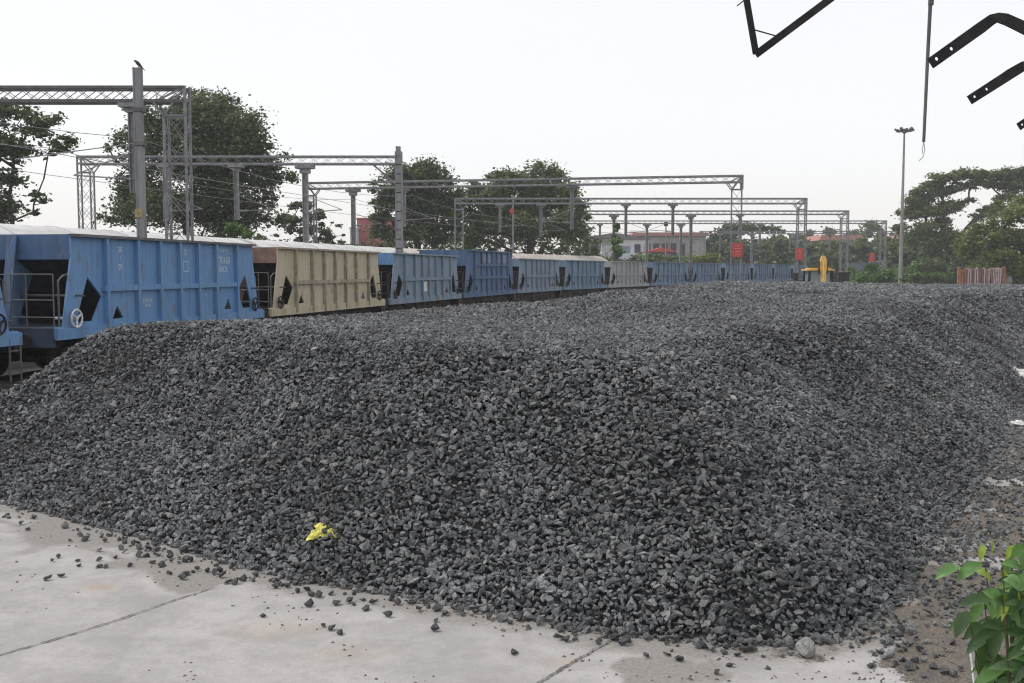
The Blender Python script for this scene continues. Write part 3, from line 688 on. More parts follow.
            h2.tube([(c[0], c[1], c[2]), (c[0]+sgn*.25, c[1], c[2]), (c[0]+sgn*.25, c[1], 1.5)], .025, 6)
            h2.build('brake_wheel', M['pink_rust'], root)
    un = MB(); un.box(-.6, LB+.6, 1.25, 1.75, .92, 1.22)
    for x in (3.2, 5.05, 6.9):
        un.plate([(-.85, 1.25), (.85, 1.25), (.35, .48), (-.35, .48)], [], lambda p, x=x: (x+p[0], .35, p[1]), lambda p, x=x: (x+p[0], 2.65, p[1]))
    for x in (4.1, 6.0): un.box(x-.25, x+.25, .2, .8, .7, 1.1)
    un.tube([(2.9, .15, .95), (7.3, .15, .95)], .035, 6)
    for x in (2.9, 5.1, 7.3): un.bar((x, .15, 1.25), (x, .15, .6), .07, .03)
    un.build('underframe', M['chassis'], root)
    bogie(root, 1.35, det > 0); bogie(root, LB-1.35, det > 0)
    if letters:
        T = lambda b_, sz, x, z: text_mesh(b_, sz, M['letter'], root, (x, -.004, z))
        T('SE', .21, 2.07, 3.30); T('I', .18, 2.07, 3.09); T('09', .21, 2.07, 2.86)
        T('O', .24, 5.5, 3.28)
        fr = MB(); 
        for (x0, x1, z0, z1) in ((5.36, 5.39, 2.8, 3.12), (5.63, 5.66, 2.8, 3.12), (5.39, 5.63, 2.8, 2.83), (5.39, 5.63, 3.09, 3.12)): fr.box(x0, x1, -.008, -.001, z0, z1)
        fr.build('lettering', M['letter'], root)
        T('BOBYN', .17, 7.95, 3.40); T('70163', .30, 8.0, 3.05); T('80CR', .26, 7.9, 2.78)
        T('BOBYN\n70163', .14, 3.35, 1.98); T('1', .2, 6.7, 2.0)
    if patch == 'tall':
        pt = MB()
        for i in (1, 2, 4, 5): pt.box(RIBS[i]+.2, RIBS[i+1]-.2, -.008, -.001, zt-.75, zt-.2)
        pt.build('painted_panel', M['blue_pale'], root)
    if patch == 'white':
        pt = MB(); pt.box(RIBS[2]+.3, RIBS[3]-.25, -.008, -.001, 1.75, 2.25); pt.build('painted_patch', M['white'], root)
    return root
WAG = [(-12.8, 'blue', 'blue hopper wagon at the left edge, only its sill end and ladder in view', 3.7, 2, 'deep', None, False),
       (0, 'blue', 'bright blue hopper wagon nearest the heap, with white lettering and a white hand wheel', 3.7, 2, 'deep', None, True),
       (12.1, 'cream', 'cream hopper wagon between two blue ones, brown ribs', 3.66, 2, 'pink', None, False),
       (24.3, 'blue_pale', 'faded pale blue hopper wagon with a white patch, just beyond the cream one', 3.66, 1, 'blue', 'white', False),
       (36.4, 'blue_deep', 'taller dusty blue hopper wagon with pale painted top panels', 4.05, 1, None, 'tall', False),
       (48.4, 'blue_pale', 'washed-out blue hopper wagon directly beyond the taller dusty blue one', 3.66, 1, None, None, False),
       (60.4, 'blue_mid', 'mid blue hopper wagon next before the pale grey one', 3.66, 1, None, None, False),
       (72.4, 'grey_wagon', 'pale grey hopper wagon in the middle distance between blue ones', 3.66, 1, None, None, False),
       (84.4, 'blue_mid', 'blue hopper wagon directly beyond the pale grey one', 3.66, 1, None, None, False),
       (96.4, 'blue_mid', 'second blue hopper wagon beyond the pale grey one', 3.66, 1, None, None, False),
       (108.4, 'blue_mid', 'blue hopper wagon partly behind the near lattice tower with the red board', 3.66, 0, None, None, False),
       (120.4, 'blue_mid', 'blue hopper wagon just right of the near lattice tower, third from the far end', 3.66, 0, None, None, False),
       (132.4, 'blue_mid', 'second last blue hopper wagon of the rake, far beyond the heap', 3.66, 0, None, None, False),
       (144.4, 'blue_mid', 'farthest blue hopper wagon of the rake, beside the yellow excavator', 3.66, 0, None, None, False)]
for s, mn, lab, zt, det, em, pa_, let in WAG:
    hopper(S0+s, M[mn], lab, zt, det, M['pink_rust'] if em == 'pink' else M['blue_deep'] if em == 'deep' else (M['blue'] if em else None), let, pa_, M['rib_rust'] if mn == 'cream' else None)  # 'deep' ends: shade on the end walls put into a darker paint

# ------------------------------------------------------------------ covered wagons on the next track
def covered(s, length, rm, label):
    a, _ = path_at(s, 6.4); b, _ = path_at(s+length, 6.4); d = (b-a).normalized(); rz = math.atan2(d.y, d.x)
    Lc = (b-a).length-.5
    root = empty('covered_wagon', (a.x, a.y, 0), rz); tag(root, label, 'covered wagon', 'covered wagons on the track behind')
    bd = MB(); bd.box(0, Lc, .04, 2.96, 1.1, 3.75)
    for x in np.arange(.05, Lc, 1.25): bd.box(x, x+.09, -.03, .04, 1.1, 3.75); bd.box(x, x+.09, 2.96, 3.03, 1.1, 3.75)
    bd.build('body', M['van'], root)
    dr = MB(); dr.box(Lc/2-1.4, Lc/2+1.4, -.07, -.031, 1.25, 3.55); dr.build('door', M['van'], root)
    rf = MB(); n = 10; vs_ = []
    prof = [(-.1+3.2*k/n, 3.75+.62*math.sin(math.pi*k/n)**.8) for k in range(n+1)]
    xs = np.linspace(-.15, Lc+.15, 2)
    for x in xs: vs_ += [(x, y, z) for y, z in prof]
    fs = [(k, k+1, n+2+k, n+1+k) for k in range(n)]+[tuple(range(n+1)), tuple(range(n+1, 2*n+2))[::-1], (0, n+1, 2*n+1, n)]
    rf.add(vs_, fs); 
    for x in np.arange(0, Lc+.1, Lc/6):
        for k in range(n): rf.bar((x, prof[k][0], prof[k][1]+.01), (x, prof[k+1][0], prof[k+1][1]+.01), .07, .03)
    rf.build('roof', rm, root)
    fr = MB(); fr.box(0, Lc, 1.2, 1.8, .85, 1.1); fr.build('underframe', M['chassis'], root)
    bogie(root, 2.2, False); bogie(root, Lc-2.2, False)
cs = [(-17, 20.5, 'roof', 'covered wagon with clean white curved roof at the far left behind the blue hopper'), (3.6, 20, 'roof', 'covered wagon with white roof behind the lettered blue hopper wagon'),
      (23.7, 20, 'roof', 'covered wagon with pale grey roof behind the cream hopper wagon'), (43.8, 21.5, 'roof_warm', 'covered wagon with dusty beige roof left of the roof seam below the two round trees'), (65.4, 22, 'roof_warm', 'last covered wagon of the row, its dusty beige roof ending by the shed')]
for s, l, rm, lab in cs: covered(S0+s, l, M[rm], lab)

# ------------------------------------------------------------------ overhead line portals
def lattice(m_, a, b, w, h, chord, lace, n, up=(0, 0, 1), faces=(0, 1, 2, 3)):
    """box lattice between a and b, w across (horizontal normal), h along up"""
    a = Vector(a); b = Vector(b); d = (b-a).normalized(); u = Vector(up); r = d.cross(u).normalized(); u = r.cross(d)
    cs_ = [(-w/2, -h/2), (w/2, -h/2), (w/2, h/2), (-w/2, h/2)]
    for p, q in cs_: m_.bar(a+r*p+u*q, b+r*p+u*q, chord, chord, up=tuple(u))
    for k in faces:
        p0 = cs_[k]; p1 = cs_[(k+1) % 4]; A = lambda t, c: a.lerp(b, t)+r*c[0]+u*c[1]
        for i in range(n):
            t0, t1 = i/n, (i+1)/n
            m_.bar(A(t0, p0), A(t1, p1), lace, lace*.5, up=tuple(u)); m_.bar(A(t0, p1), A(t1, p0), lace, lace*.5, up=tuple(u))
def insul(parent, p, dx):
    """bracket arm with insulators on a drop arm"""
    m_ = MB(parent.location); p = Vector(p)
    m_.tube([p, p+Vector((dx, 0, .15))], .03, 6); m_.tube([p+Vector((0, 0, 1.0)), p+Vector((dx, 0, .15))], .022, 6)
    for k in range(4): m_.tube([p+Vector((dx*(.12+.05*k), 0, .018+.008*k)), p+Vector((dx*(.14+.05*k), 0, .02+.008*k))], .075, 8)
    o = m_.build('bracket_arm', M['steel'], parent); o.location = (0, 0, 0)
def portal(label, d, xl, xr, yt, yb, right='tower', left='tower', arms=(), cols=(), sign=None, chord=.10, n=None, dl=None, tw=.8, m='steel', lace=.03):
    """xl, xr: left/right ends of the truss (pixels at distance d); arms: (px, py_bottom); cols: px of columns down to the ground"""
    dl = dl or d
    A = at(xl, (yt+yb)/2, dl); B = at(xr, (yt+yb)/2, d); h = (at(xr, yt, d)-at(xr, yb, d)).z
    A.z = B.z
    root = empty('overhead_portal', (B.x, B.y, 0)); tag(root, label, 'overhead portal', 'overhead line portals across the tracks')
    zc = B.z; lenT = (B-A).length; n = n or int(lenT/.75)
    def bl(mb, name, mt): o = mb.build(name, mt, root); o.location = (0, 0, 0); return o
    t = MB(root.location); hh = h-chord; lattice(t, A, B, .55, hh, chord, lace, n, faces=(0, 1, 2, 3)); bl(t, 'truss', M[m])
    dirn = (B-A).normalized()
    for side, kind, P_, sg in (('r', right, B, -1), ('l', left, A, 1)):
        if not kind: continue
        T = MB(root.location)
        if kind == 'tower':
            c = P_+dirn*sg*tw/2; top = zc+h/2
            zi = zc-h/2-.55*h-.15
            lattice(T, (c.x, c.y, 0), (c.x, c.y, zi), .55, tw, chord*.75, lace, int(zi/.9), up=tuple(dirn))
            for yy in (-.275, .275):
                Xo, Xi, Yo = P_.x, P_.x+sg*tw, c.y+yy; Xo = c.x-sg*tw/2; Xi = c.x+sg*tw/2
                T.bar((Xo, Yo, zi), (Xo, Yo, top), chord*.85)
                T.bar((Xo, Yo, zi), (Xi, Yo, zi), chord*.6)
                T.bar((Xo, Yo, top-.03), (Xi+sg*.35, Yo, zc-h/2), chord*.7, chord*.5)
                T.bar((Xo, Yo, top-.05), (Xi, Yo, zi), chord*.7, chord*.5)
                T.bar((Xi+sg*.35, Yo, zc-h/2), (Xi, Yo, zi), chord*.7, chord*.5)
            T.box(c.x-.8, c.x+.8, c.y-.6, c.y+.6, -.01, .45, 1)
            o = T.build('tower', [M['steel'], M['sleeper']], root); o.location = (0, 0, 0)
        else:
            w = .42; c = P_+dirn*sg*-.1; top = zc+h/2+.25
            T.box(c.x-w/2, c.x-w/2+.06, c.y-.22, c.y+.22, 0, top); T.box(c.x+w/2-.06, c.x+w/2, c.y-.22, c.y+.22, 0, top)
            z = .3
            while z < top-.2: T.box(c.x-w/2+.06, c.x+w/2-.06, c.y-.21, c.y-.19, z, z+.50); z += .55
            T.box(c.x-w/2+.06, c.x+w/2-.06, c.y+.15, c.y+.19, 0, top)
            T.bar((c.x+sg*.2, c.y, zc-h/2-1.1), (c.x+sg*1.5, c.y, zc-h/2), .12, .1)
            T.box(c.x-.5, c.x+.5, c.y-.5, c.y+.5, -.01, .3)
            o = T.build('mast', M['post'], root); o.location = (0, 0, 0)
    for px, pyb in arms:
        f = (px-xl)/(xr-xl); P_ = A.lerp(B, f); P_ = Vector((at(px, yb, P_.y).x, P_.y, P_.z)); zb = at(px, pyb, P_.y).z; zt_ = zc-h/2
        a_ = MB(root.location); a_.box(P_.x-.42, P_.x+.42, P_.y-.32, P_.y+.32, zt_-.16, zt_-.003)
        a_.box(P_.x-.22, P_.x+.22, P_.y-.15, P_.y+.15, zt_-.34, zt_-.16)
        a_.box(P_.x-.13, P_.x-.09, P_.y-.13, P_.y+.13, zb, zt_-.34); a_.box(P_.x+.09, P_.x+.13, P_.y-.13, P_.y+.13, zb, zt_-.34); a_.box(P_.x-.09, P_.x+.09, P_.y-.02, P_.y+.02, zb, zt_-.34)
        bl(a_, 'drop_arm', M['steel']); insul(root, (P_.x, P_.y-.15, zb+.5), 2.2 if f < .6 else -2.2)
    for px in cols:
        f = (px-xl)/(xr-xl); P_ = A.lerp(B, f); P_ = Vector((at(px, yb, P_.y).x, P_.y, P_.z)); zt_ = zc-h/2
        a_ = MB(root.location); a_.box(P_.x-.55, P_.x+.55, P_.y-.32, P_.y+.32, zt_-.22, zt_-.003); a_.box(P_.x-.3, P_.x+.3, P_.y-.18, P_.y+.18, zt_-.5, zt_-.22)
        a_.box(P_.x-.16, P_.x-.11, P_.y-.16, P_.y+.16, 0, zt_-.5); a_.box(P_.x+.11, P_.x+.16, P_.y-.16, P_.y+.16, 0, zt_-.5); a_.box(P_.x-.11, P_.x+.11, P_.y-.02, P_.y+.02, 0, zt_-.5)
        bl(a_, 'column', M['steel']); insul(root, (P_.x, P_.y-.18, zt_-2.8), 2.2)
    if sign:
        px0, px1, py0, py1 = sign; a = at(px0, py1, d-.5); b = at(px1, py0, d-.5)
        sg_ = MB(root.location); sg_.box(a.x, b.x, d-.42, d-.38, a.z, b.z); so = sg_.build('sign_board', M['red'], root); so.location = (0, 0, 0)
        w_ = b.x-a.x; h_ = b.z-a.z; st = MB(root.location)
        for k, (u0, u1, v) in enumerate(((.25, .75, .8), (.15, .85, .6), (.2, .8, .4), (.3, .7, .2))):
            st.box(a.x+w_*u0, a.x+w_*u1, d-.424, d-.421, a.z+h_*v-.02, a.z+h_*v+.02)
        mk = st.build('sign_lettering', M['pinkwhite'], so)
    return root
M['pinkwhite'] = mat('faded_sign_lettering', (0.62, 0.30, 0.28), (0.60, 0.12, 0.10), 9, rough=.6)
portal('nearest overhead portal, deep lattice truss and lattice tower above the blue wagon at upper left', 38, -330, 187, 87, 103.5, arms=((132, 193),), chord=.11, tw=.8, lace=.035, n=28, m='steel_brown')
portal('overhead portal ending in a solid grey mast between the cream and faded blue wagons', 60, 79, 397, 156, 165, right='mast', arms=((165, 220), (236, 220)), cols=(305,), chord=.10, tw=.75)
portal('wide overhead portal whose right tower carries the largest red board', 72, 306, 742, 175, 183, arms=((404, 227), (572, 230)), cols=(353,), sign=(732.5, 743, 243, 257), dl=78, tw=.7, chord=.12)
portal('overhead portal whose right tower stands left of the yellow excavator', 95, 455, 806, 198, 204.3, arms=((500, 232), (541, 237), (626, 238), (673, 237)), sign=(796, 803.5, 248, 260), tw=.75, chord=.13)
portal('overhead portal whose right tower stands behind the black box right of the excavator', 114, 460, 848, 210.5, 215, arms=((740, 238),), cols=(614, 691), tw=.75, chord=.13)
portal('farther overhead portal low over the wagons, with short hanging arms', 137, 520, 886, 220.5, 224, left='tower', arms=((600, 250), (760, 247)), cols=(647, 681), tw=.75, chord=.12, sign=(869, 875, 253, 262))
portal('most distant thin overhead portal in front of the far trees', 168, 700, 900, 231, 234, arms=((720, 250), (790, 252), (830, 252)), cols=(752,), tw=.75, chord=.12)

# tall grey mast with a bird
p = at(137.5, 68, 36.3); root = empty('overhead_mast', (p.x, p.y, 0)); tag(root, 'tall solid grey mast standing in front of the nearest truss, a bird on its top', 'mast')
m_ = MB(); w = .125; zt = p.z
m_.box(-w, -w+.05, -.17, .17, 0, zt); m_.box(w-.05, w, -.17, .17, 0, zt); m_.box(-w+.05, w-.05, -.15, -.12, 0, zt-.01); m_.box(-w+.05, w-.05, .1, .14, 0, zt-.01)
m_.build('shaft', M['post'], root)
m_ = MB()
for z in (at(137, 110, 36.3).z, at(137, 144, 36.3).z): m_.box(-w-.05, w+.07, -.2, .2, z-.07, z+.07)
m_.build('clamp', M['steel_dark'], root)
m_ = MB(); z = at(137, 213, 36.3).z; m_.box(-.17, .10, -.185, -.172, z-.17, z+.13); m_.build('number_plate', M['plate'], root)
m_ = MB(); m_.tube([(-.1, -.2, at(137, 144, 36.3).z), (-4.6, .3, at(90, 158, 36.3).z)], .02, 5); m_.build('stay_wire', M['steel'], root)
def bird(p):
    bm_ = MB(p); n = 8
    pts_ = [(-.16, .13, .016), (-.11, .125, .04), (-.06, .10, .05), (0, .04, .075), (.08, -.04, .07), (.16, -.13, .045), (.24, -.21, .022), (.33, -.30, .012)]
    bm_.tube([(p.x+a*.8, p.y, p.z+.15+b*.8) for a, b, r in pts_], [r*.85 for a, b, r in pts_], 8)
    for k in (-.02, .02): bm_.tube([(p.x+.03, p.y+k, p.z+.14), (p.x+.03, p.y+k, p.z)], .006, 4)
    o = bm_.build('crow', M['bird'], smooth=True); tag(o, 'small dark bird perched on top of the tall grey mast', 'bird')
bird(Vector((p.x, p.y, zt)))
# stand-alone posts among the trees
for px, py0, d, lab in ((513, 195, 100, 'thin grey signal post with a red disc before the large round tree'), (666, 222, 150, 'slim dark post between the far building and the portals')):
    p = at(px, py0, d); root = empty('signal_post', (p.x, p.y, 0)); tag(root, lab, 'signal post')
    m_ = MB(); m_.tube([(0, 0, 0), (0, 0, p.z)], .10, 8); m_.build('post', M['steel'], root)
    z = at(px, 211, d).z
    if px == 513: m_ = MB(); m_.tube([(-.1, -.18, z), (-.1, -.12, z)], .26, 16); m_.build('disc', M['red'], root)
    else: m_ = MB(); m_.box(-.3, .3, -.1, .1, p.z-.6, p.z); m_.build('signal_head', M['black'], root)

# overhead wires along the tracks
def wire(off, s0, s1, z, lab, sag=.0, r=.012):
    m_ = MB(); ss = np.arange(s0, s1, 4.0); pts_ = []
    for s in ss:
        p, _ = path_at(s, off); ph = ((s-s0) % 32)/32; pts_.append((p.x, p.y, z-sag*4*ph*(1-ph)))
    m_.o = Vector(pts_[0]); m_.tube(pts_, r, 4); o = m_.build('overhead_wire', M['steel']); tag(o, lab, 'wire', 'wires strung along the tracks')
wire(7.9, S0-16, S0+120, 7.0, 'lower wire strung over the track of the covered wagons')
wire(7.9, S0-16, S0+120, 8.2, 'upper sagging wire strung over the track of the covered wagons', .7)
wire(13.5, S0-14, S0+120, 7.0, 'lower wire strung over the track behind the covered wagons')
wire(13.5, S0-14, S0+120, 8.2, 'upper sagging wire strung behind the covered wagons', .7)

# ------------------------------------------------------------------ high mast light
p = at(904.5, 128, 132); root = empty('high_mast_light', (p.x, p.y, 0)); tag(root, 'very tall tapering floodlight mast rising at the right', 'light mast')
m_ = MB(); m_.tube([(0, 0, 0), (0, 0, p.z*.5), (0, 0, p.z-.6)], [.28, .20, .11], 12); m_.build('pole', M['post'], root)
m_ = MB(); m_.ring((0, 0, p.z-.4), (0, 0, 1), .7, .05, 20); m_.bar((-.7, 0, p.z-.4), (.7, 0, p.z-.4), .06); m_.bar((0, -.7, p.z-.4), (0, .7, p.z-.4), .06); m_.tube([(0, 0, p.z-.7), (0, 0, p.z-.1)], .2, 10); m_.build('head_ring', M['steel_dark'], root)
for k in range(10):
    a = 2*math.pi*k/10+.2; x, y = math.cos(a)*1.05, math.sin(a)*1.05
    m_ = MB(); m_.bar((x*.75, y*.75, p.z-.4), (x*1.15, y*1.15, p.z-.08-.2*(k % 2)), .32, .24); m_.build('floodlight', M['steel_dark'], root)

# ------------------------------------------------------------------ yellow excavator seen from behind
d = 88; p = at(818.5, 285, d); root = empty('backhoe_loader', (p.x, p.y, 0)); tag(root, 'yellow backhoe loader with raised boom standing beyond the heap', 'backhoe loader')
m_ = MB(); m_.box(-.9, .9, -1.0, 2.6, .7, 1.25); m_.box(-.55, .55, 1.2, 3.6, 1.1, 1.8); m_.build('chassis', M['yellow'], root)
m_ = MB()
for x in (-.95, .95):
    for y in (-.5, 1.0): m_.bar((x*1.12, y, 1.25), (x*.98, y, 2.75), .20, .16)
m_.box(-.95, .95, 1.0, 1.05, 1.25, 1.5); m_.build('cab_frame', M['black'], root)
m_ = MB(); m_.box(-.86, .86, -.46, -.44, 1.35, 2.7); m_.box(-.93, -.91, -.4, .9, 1.35, 2.7); m_.box(.91, .93, -.4, .9, 1.35, 2.7); m_.build('cab_window', M['glass'], root)
m_ = MB(); m_.box(-1.22, 1.22, -.65, 1.15, 2.80, 2.93); m_.box(-.9, .9, -.5, 1.0, 2.93, 3.03); m_.build('cab_roof', M['yellow'], root)
for x, y, r in ((-1.0, 0, .78), (1.0, 0, .78), (-.9, 2.9, .5), (.9, 2.9, .5)):
    m_ = MB(); m_.tube([(x-.22, y, r), (x+.22, y, r)], r, 20); w_ = m_.build('wheel', M['black'], root)
    m_ = MB(); m_.tube([(x-.24, y, r), (x+.24, y, r)], r*.45, 12); m_.build('rim', M['yellow'], w_)
m_ = MB(); m_.plate([(-.10, .9), (.10, .9), (.16, 2.6), (.30, 2.9), (.28, 3.6), (.15, 4.05), (-.15, 4.05), (-.28, 3.6), (-.30, 2.9), (-.16, 2.6)], [], lambda q: (q[0], -1.35, q[1]), lambda q: (q[0], -1.05, q[1])); m_.build('boom', M['yellow'], root)
for x in (-.36, .36): m_ = MB(); m_.tube([(x, -1.2, 2.5), (x*.8, -1.2, 3.6)], .09, 8); m_.build('hydraulic_cylinder', M['black'], root)
m_ = MB(); m_.box(-.11, .11, -1.75, -1.45, 1.1, 3.6); m_.box(-.07, .07, -1.45, -1.35, 2.9, 3.5); m_.build('dipper_arm', M['yellow'], root)
m_ = MB(); m_.plate([(-.0, 1.1), (-.5, .9), (-.55, .3), (.1, .25)], [], lambda q: (-.35, -1.7+q[0], q[1]), lambda q: (.35, -1.7+q[0], q[1])); m_.build('bucket', M['black'], root)
for x in (-1, 1): m_ = MB(); m_.bar((x*1.1, -1.2, 1.2), (x*1.35, -1.2, .1), .2, .16); m_.box(x*1.35-.25, x*1.35+.25, -1.4, -1.0, 0, .1); m_.build('stabiliser', M['black'], root)
# black switch boxes
for px0, px1, py0, d, lab in ((838, 848.5, 272.3, 100, 'black lineside cabinet right of the yellow excavator'), (793.5, 797.5, 273, 92, 'narrow black lineside cabinet left of the yellow excavator')):
    a = at(px0, py0, d); b = at(px1, py0, d); root = empty('lineside_cabinet', ((a.x+b.x)/2, d, 0)); tag(root, lab, 'cabinet'); w = (b.x-a.x)/2
    m_ = MB(); m_.box(-w, w, -.35, .35, .25, a.z-.1); m_.box(-w-.04, w+.04, -.4, .4, a.z-.1, a.z); m_.build('housing', M['black'], root)
    m_ = MB(); m_.box(-w*.9, -.01, -.38, -.352, .35, a.z-.2); m_.box(.01, w*.9, -.38, -.352, .35, a.z-.2); m_.build('door', M['black'], root)
    m_ = MB(); m_.box(-w, w, -.3, .3, 0, .25); m_.build('plinth', M['sleeper'], root)

# ------------------------------------------------------------------ rusty corrugated stack between orange posts
M['corr'] = mat('pinkish_rusty_sheet', (0.27, 0.17, 0.15), (0.17, 0.10, 0.085), 2.5, rough=.8, stretch=(1, 1, .3))
M['corr2'] = mat('pale_bent_sheet', (0.48, 0.37, 0.36), (0.34, 0.24, 0.22), 2.5, rough=.8)
d = 100; a = at(959, 268, d); b = at(1004, 266, d); root = empty('scrap_rack', (a.x, d, 0)); tag(root, 'rack of upright rusty pinkish metal sheets between orange posts at the right', 'scrap rack')
W_ = b.x-a.x
m_ = MB()
for x in (0, W_): m_.box(x-.12, x+.12, -.1, .1, 0, a.z+.15)
m_.box(0, .5, -.05, .05, a.z-1.6, a.z-.1); m_.bar((W_, 0, a.z-.2), (W_+1.1, .4, 0), .1); m_.bar((0, 0, .5), (W_, 0, .5), .12)
m_.build('frame', M['orange'], root)
m_ = MB(); m_.box(.55, W_-.15, .06, .10, .2, a.z-.12); m_.build('backing', M['chassis'], root)
rr = random.Random(2); x = .6
while x < W_-.2:
    m_ = MB(); lean = rr.uniform(-.03, .05) if x < W_*.6 else rr.uniform(-.1, .16); zt = a.z+rr.uniform(-.12, .05)
    m_.bar((x, -.15, .3), (x+lean*.5, -.15, zt*.55), .145, .3, up=(0, 1, 0)); m_.bar((x+lean*.5, -.15, zt*.55), (x-lean*.6, -.15, zt), .145, .3, up=(0, 1, 0))
    m_.build('sheet', M['corr'] if rr.random() < .5 else M['corr2'], root); x += .23

# ------------------------------------------------------------------ buildings far behind
def house(label, px0, px1, py0, d, depth, wm, rm, windows=(), roof='flat', over=.4, name='building', rise=1.0, wall_m=None, slabs=(), cat='building'):
    a = at(px0, py0, d); b = at(px1, py0, d); root = empty(name, (a.x, d, 0)); tag(root, label, cat); w = b.x-a.x; h = a.z
    m_ = MB(); m_.box(0, w, 0, depth, -.3, h); m_.build('wall', wm, root)
    m_ = MB()
    if roof == 'flat': m_.box(-over, w+over, -over, depth+over, h+.002, h+.25)
    else:
        m_.plate([(-over, h), (w+over, h), (w+over-rise*.6, h+rise), (-over+rise*.6, h+rise)] if roof == 'hip' else [(-over, h), (w+over, h), (w+over, h+.15), (w/2, h+rise), (-over, h+.15)], [], lambda q: (q[0], -over, q[1]+.002), lambda q: (q[0], depth+over, q[1]+.002))
    m_.build('roof', rm, root)
    for (u0, u1, v0, v1, mt) in windows:
        m_ = MB(); m_.box(w*u0, w*u1, -.06, -.002, h*v0, h*v1); f = m_.build('window', M[mt], root)
        m_ = MB(); m_.box(w*u0-.08, w*u1+.08, -.12, -.061, h*v0-.12, h*v0-.02); m_.build('sill', M['wallgrey'], f)
    for (u0, u1, z, t, mt) in slabs:
        m_ = MB(); m_.box(w*u0, w*u1, -1.2, -.002, z, z+t); m_.build('balcony', M[mt], root)
    return root
M['wallgrey'] = mat('grey_plaster', (0.34, 0.33, 0.31), (0.24, 0.23, 0.22), .5, rough=.9)
M['wallwhite'] = mat('white_plaster', (0.52, 0.53, 0.53), (0.38, 0.385, 0.38), .5, rough=.85)
M['darkwin'] = mat('dark_window', (0.04, 0.045, 0.05), (0.07, 0.07, 0.075), 2, rough=.4)
M['roofred'] = mat('weathered_red_roof', (0.42, 0.20, 0.17), (0.33, 0.19, 0.16), .6, rough=.85)
M['roofgrey'] = mat('grey_sheet_roof', (0.17, 0.17, 0.175), (0.12, 0.12, 0.12), .6, rough=.8)
M['bluesheet'] = mat('blue_grey_sheet', (0.17, 0.21, 0.28), (0.22, 0.24, 0.27), .4, rough=.7)
M['concwall'] = mat('grey_boundary_wall', (0.21, 0.21, 0.21), (0.15, 0.15, 0.15), .3, rough=.9)
M['boardblue'] = mat('pale_notice_board', (0.62, 0.66, 0.72), (0.5, 0.55, 0.62), 1.5, rough=.7)
house('plain red walled block behind the second portal mast', 357, 400, 219.5, 150, 9, M['redwall'], M['redwall'], windows=(), roof='flat', over=.12)
house('small white hut at the left end of the red block', 350, 357, 229, 148, 4, M['wallwhite'], M['wallwhite'], windows=((.3, .7, .6, .75, 'darkwin'),), roof='flat', over=.1)
house('long grey shed with dark roof beyond the end of the covered wagons', 588, 640, 238, 175, 12, M['wallgrey'], M['roofgrey'], windows=((.05, .2, .55, .9, 'darkwin'), (.25, .45, .55, .9, 'darkwin'), (.7, .9, .6, .9, 'darkwin')), roof='gable', rise=.9)
house('white annex standing before the long grey shed', 602, 616, 244.5, 170, 4, M['wallwhite'], M['wallgrey'], roof='flat', over=.1, windows=((.2, .4, .5, .8, 'wallgrey'),))
house('white two storey office with a pale board along its front', 619, 649, 239.5, 172, 7, M['wallwhite'], M['roofgrey'], windows=((.06, .38, .62, .86, 'bluesheet'), (.52, .72, .6, .9, 'darkwin'), (.82, .97, .6, .9, 'wallgrey')), roof='flat', over=.2, slabs=((-.1, 1.12, 4.6, 1.1, 'boardblue'),))
house('large grey building with a long reddish roof and dark openings', 634, 706, 236, 200, 14, M['wallgrey'], M['roofred'], windows=tuple((.03+.12*k, .11+.12*k, .55, .85, 'darkwin') for k in range(6)), roof='hip', rise=.7, over=.6)
house('small kiosk under a bright red awning', 650, 673, 252, 165, 4, M['roofgrey'], M['red'], roof='gable', over=.4, rise=.75, windows=((.1, .45, .3, .8, 'darkwin'), (.55, .9, .3, .8, 'darkwin')), cat='kiosk')
house('red roofed house among the trees above the grey boundary wall', 822, 860, 240.5, 240, 10, M['wallgrey'], M['roofred'], roof='hip', rise=1.3, over=1.0, windows=((.15, .3, .5, .75, 'darkwin'), (.6, .8, .5, .75, 'darkwin')))
house('small red roofed house just right of the tall light mast', 902, 922, 241, 230, 8, M['wallwhite'], M['roofred'], roof='hip', rise=1.4, over=.8, windows=((.3, .6, .5, .75, 'darkwin'),))
house('low brown hut beside the tall light mast', 886, 900, 262, 185, 5, M['pink_rust'], M['roofgrey'], roof='flat', over=.3, windows=((.2, .45, .4, .7, 'darkwin'),))
house('blue tarpaulin shelter under the umbrella tree', 908, 920, 253, 180, 5, M['bluesheet'], M['bluesheet'], roof='gable', over=.2, rise=.8, windows=())
def wall(label, px0, px1, py, d, m, name='boundary_wall', t=.25):
    a = at(px0, py, d); b = at(px1, py, d); root = empty(name, (a.x, d, 0)); tag(root, label, 'wall'); w = b.x-a.x
    m_ = MB(); m_.box(0, w, 0, t, -.3, a.z); m_.build('panel', m, root)
    m_ = MB(); m_.box(-.05, w+.05, -.06, t+.06, a.z, a.z+.10); m_.build('coping', m, root)
    m_ = MB()
    for x in np.arange(1, w, 3.0): m_.box(x, x+.25, -.08, -.002, -.3, a.z-.05)
    m_.build('piers', m, root)
wall('long low grey boundary wall behind the bushes', 838, 1180, 273.5, 150, M['concwall'])
wall('blue grey sheet hoarding behind the boundary wall', 846, 889, 263.2, 172, M['bluesheet'], 'sheet_fence', .1)
wall('dull brown yard wall behind the far wagons', 330, 838, 268, 205, M['concwall'])

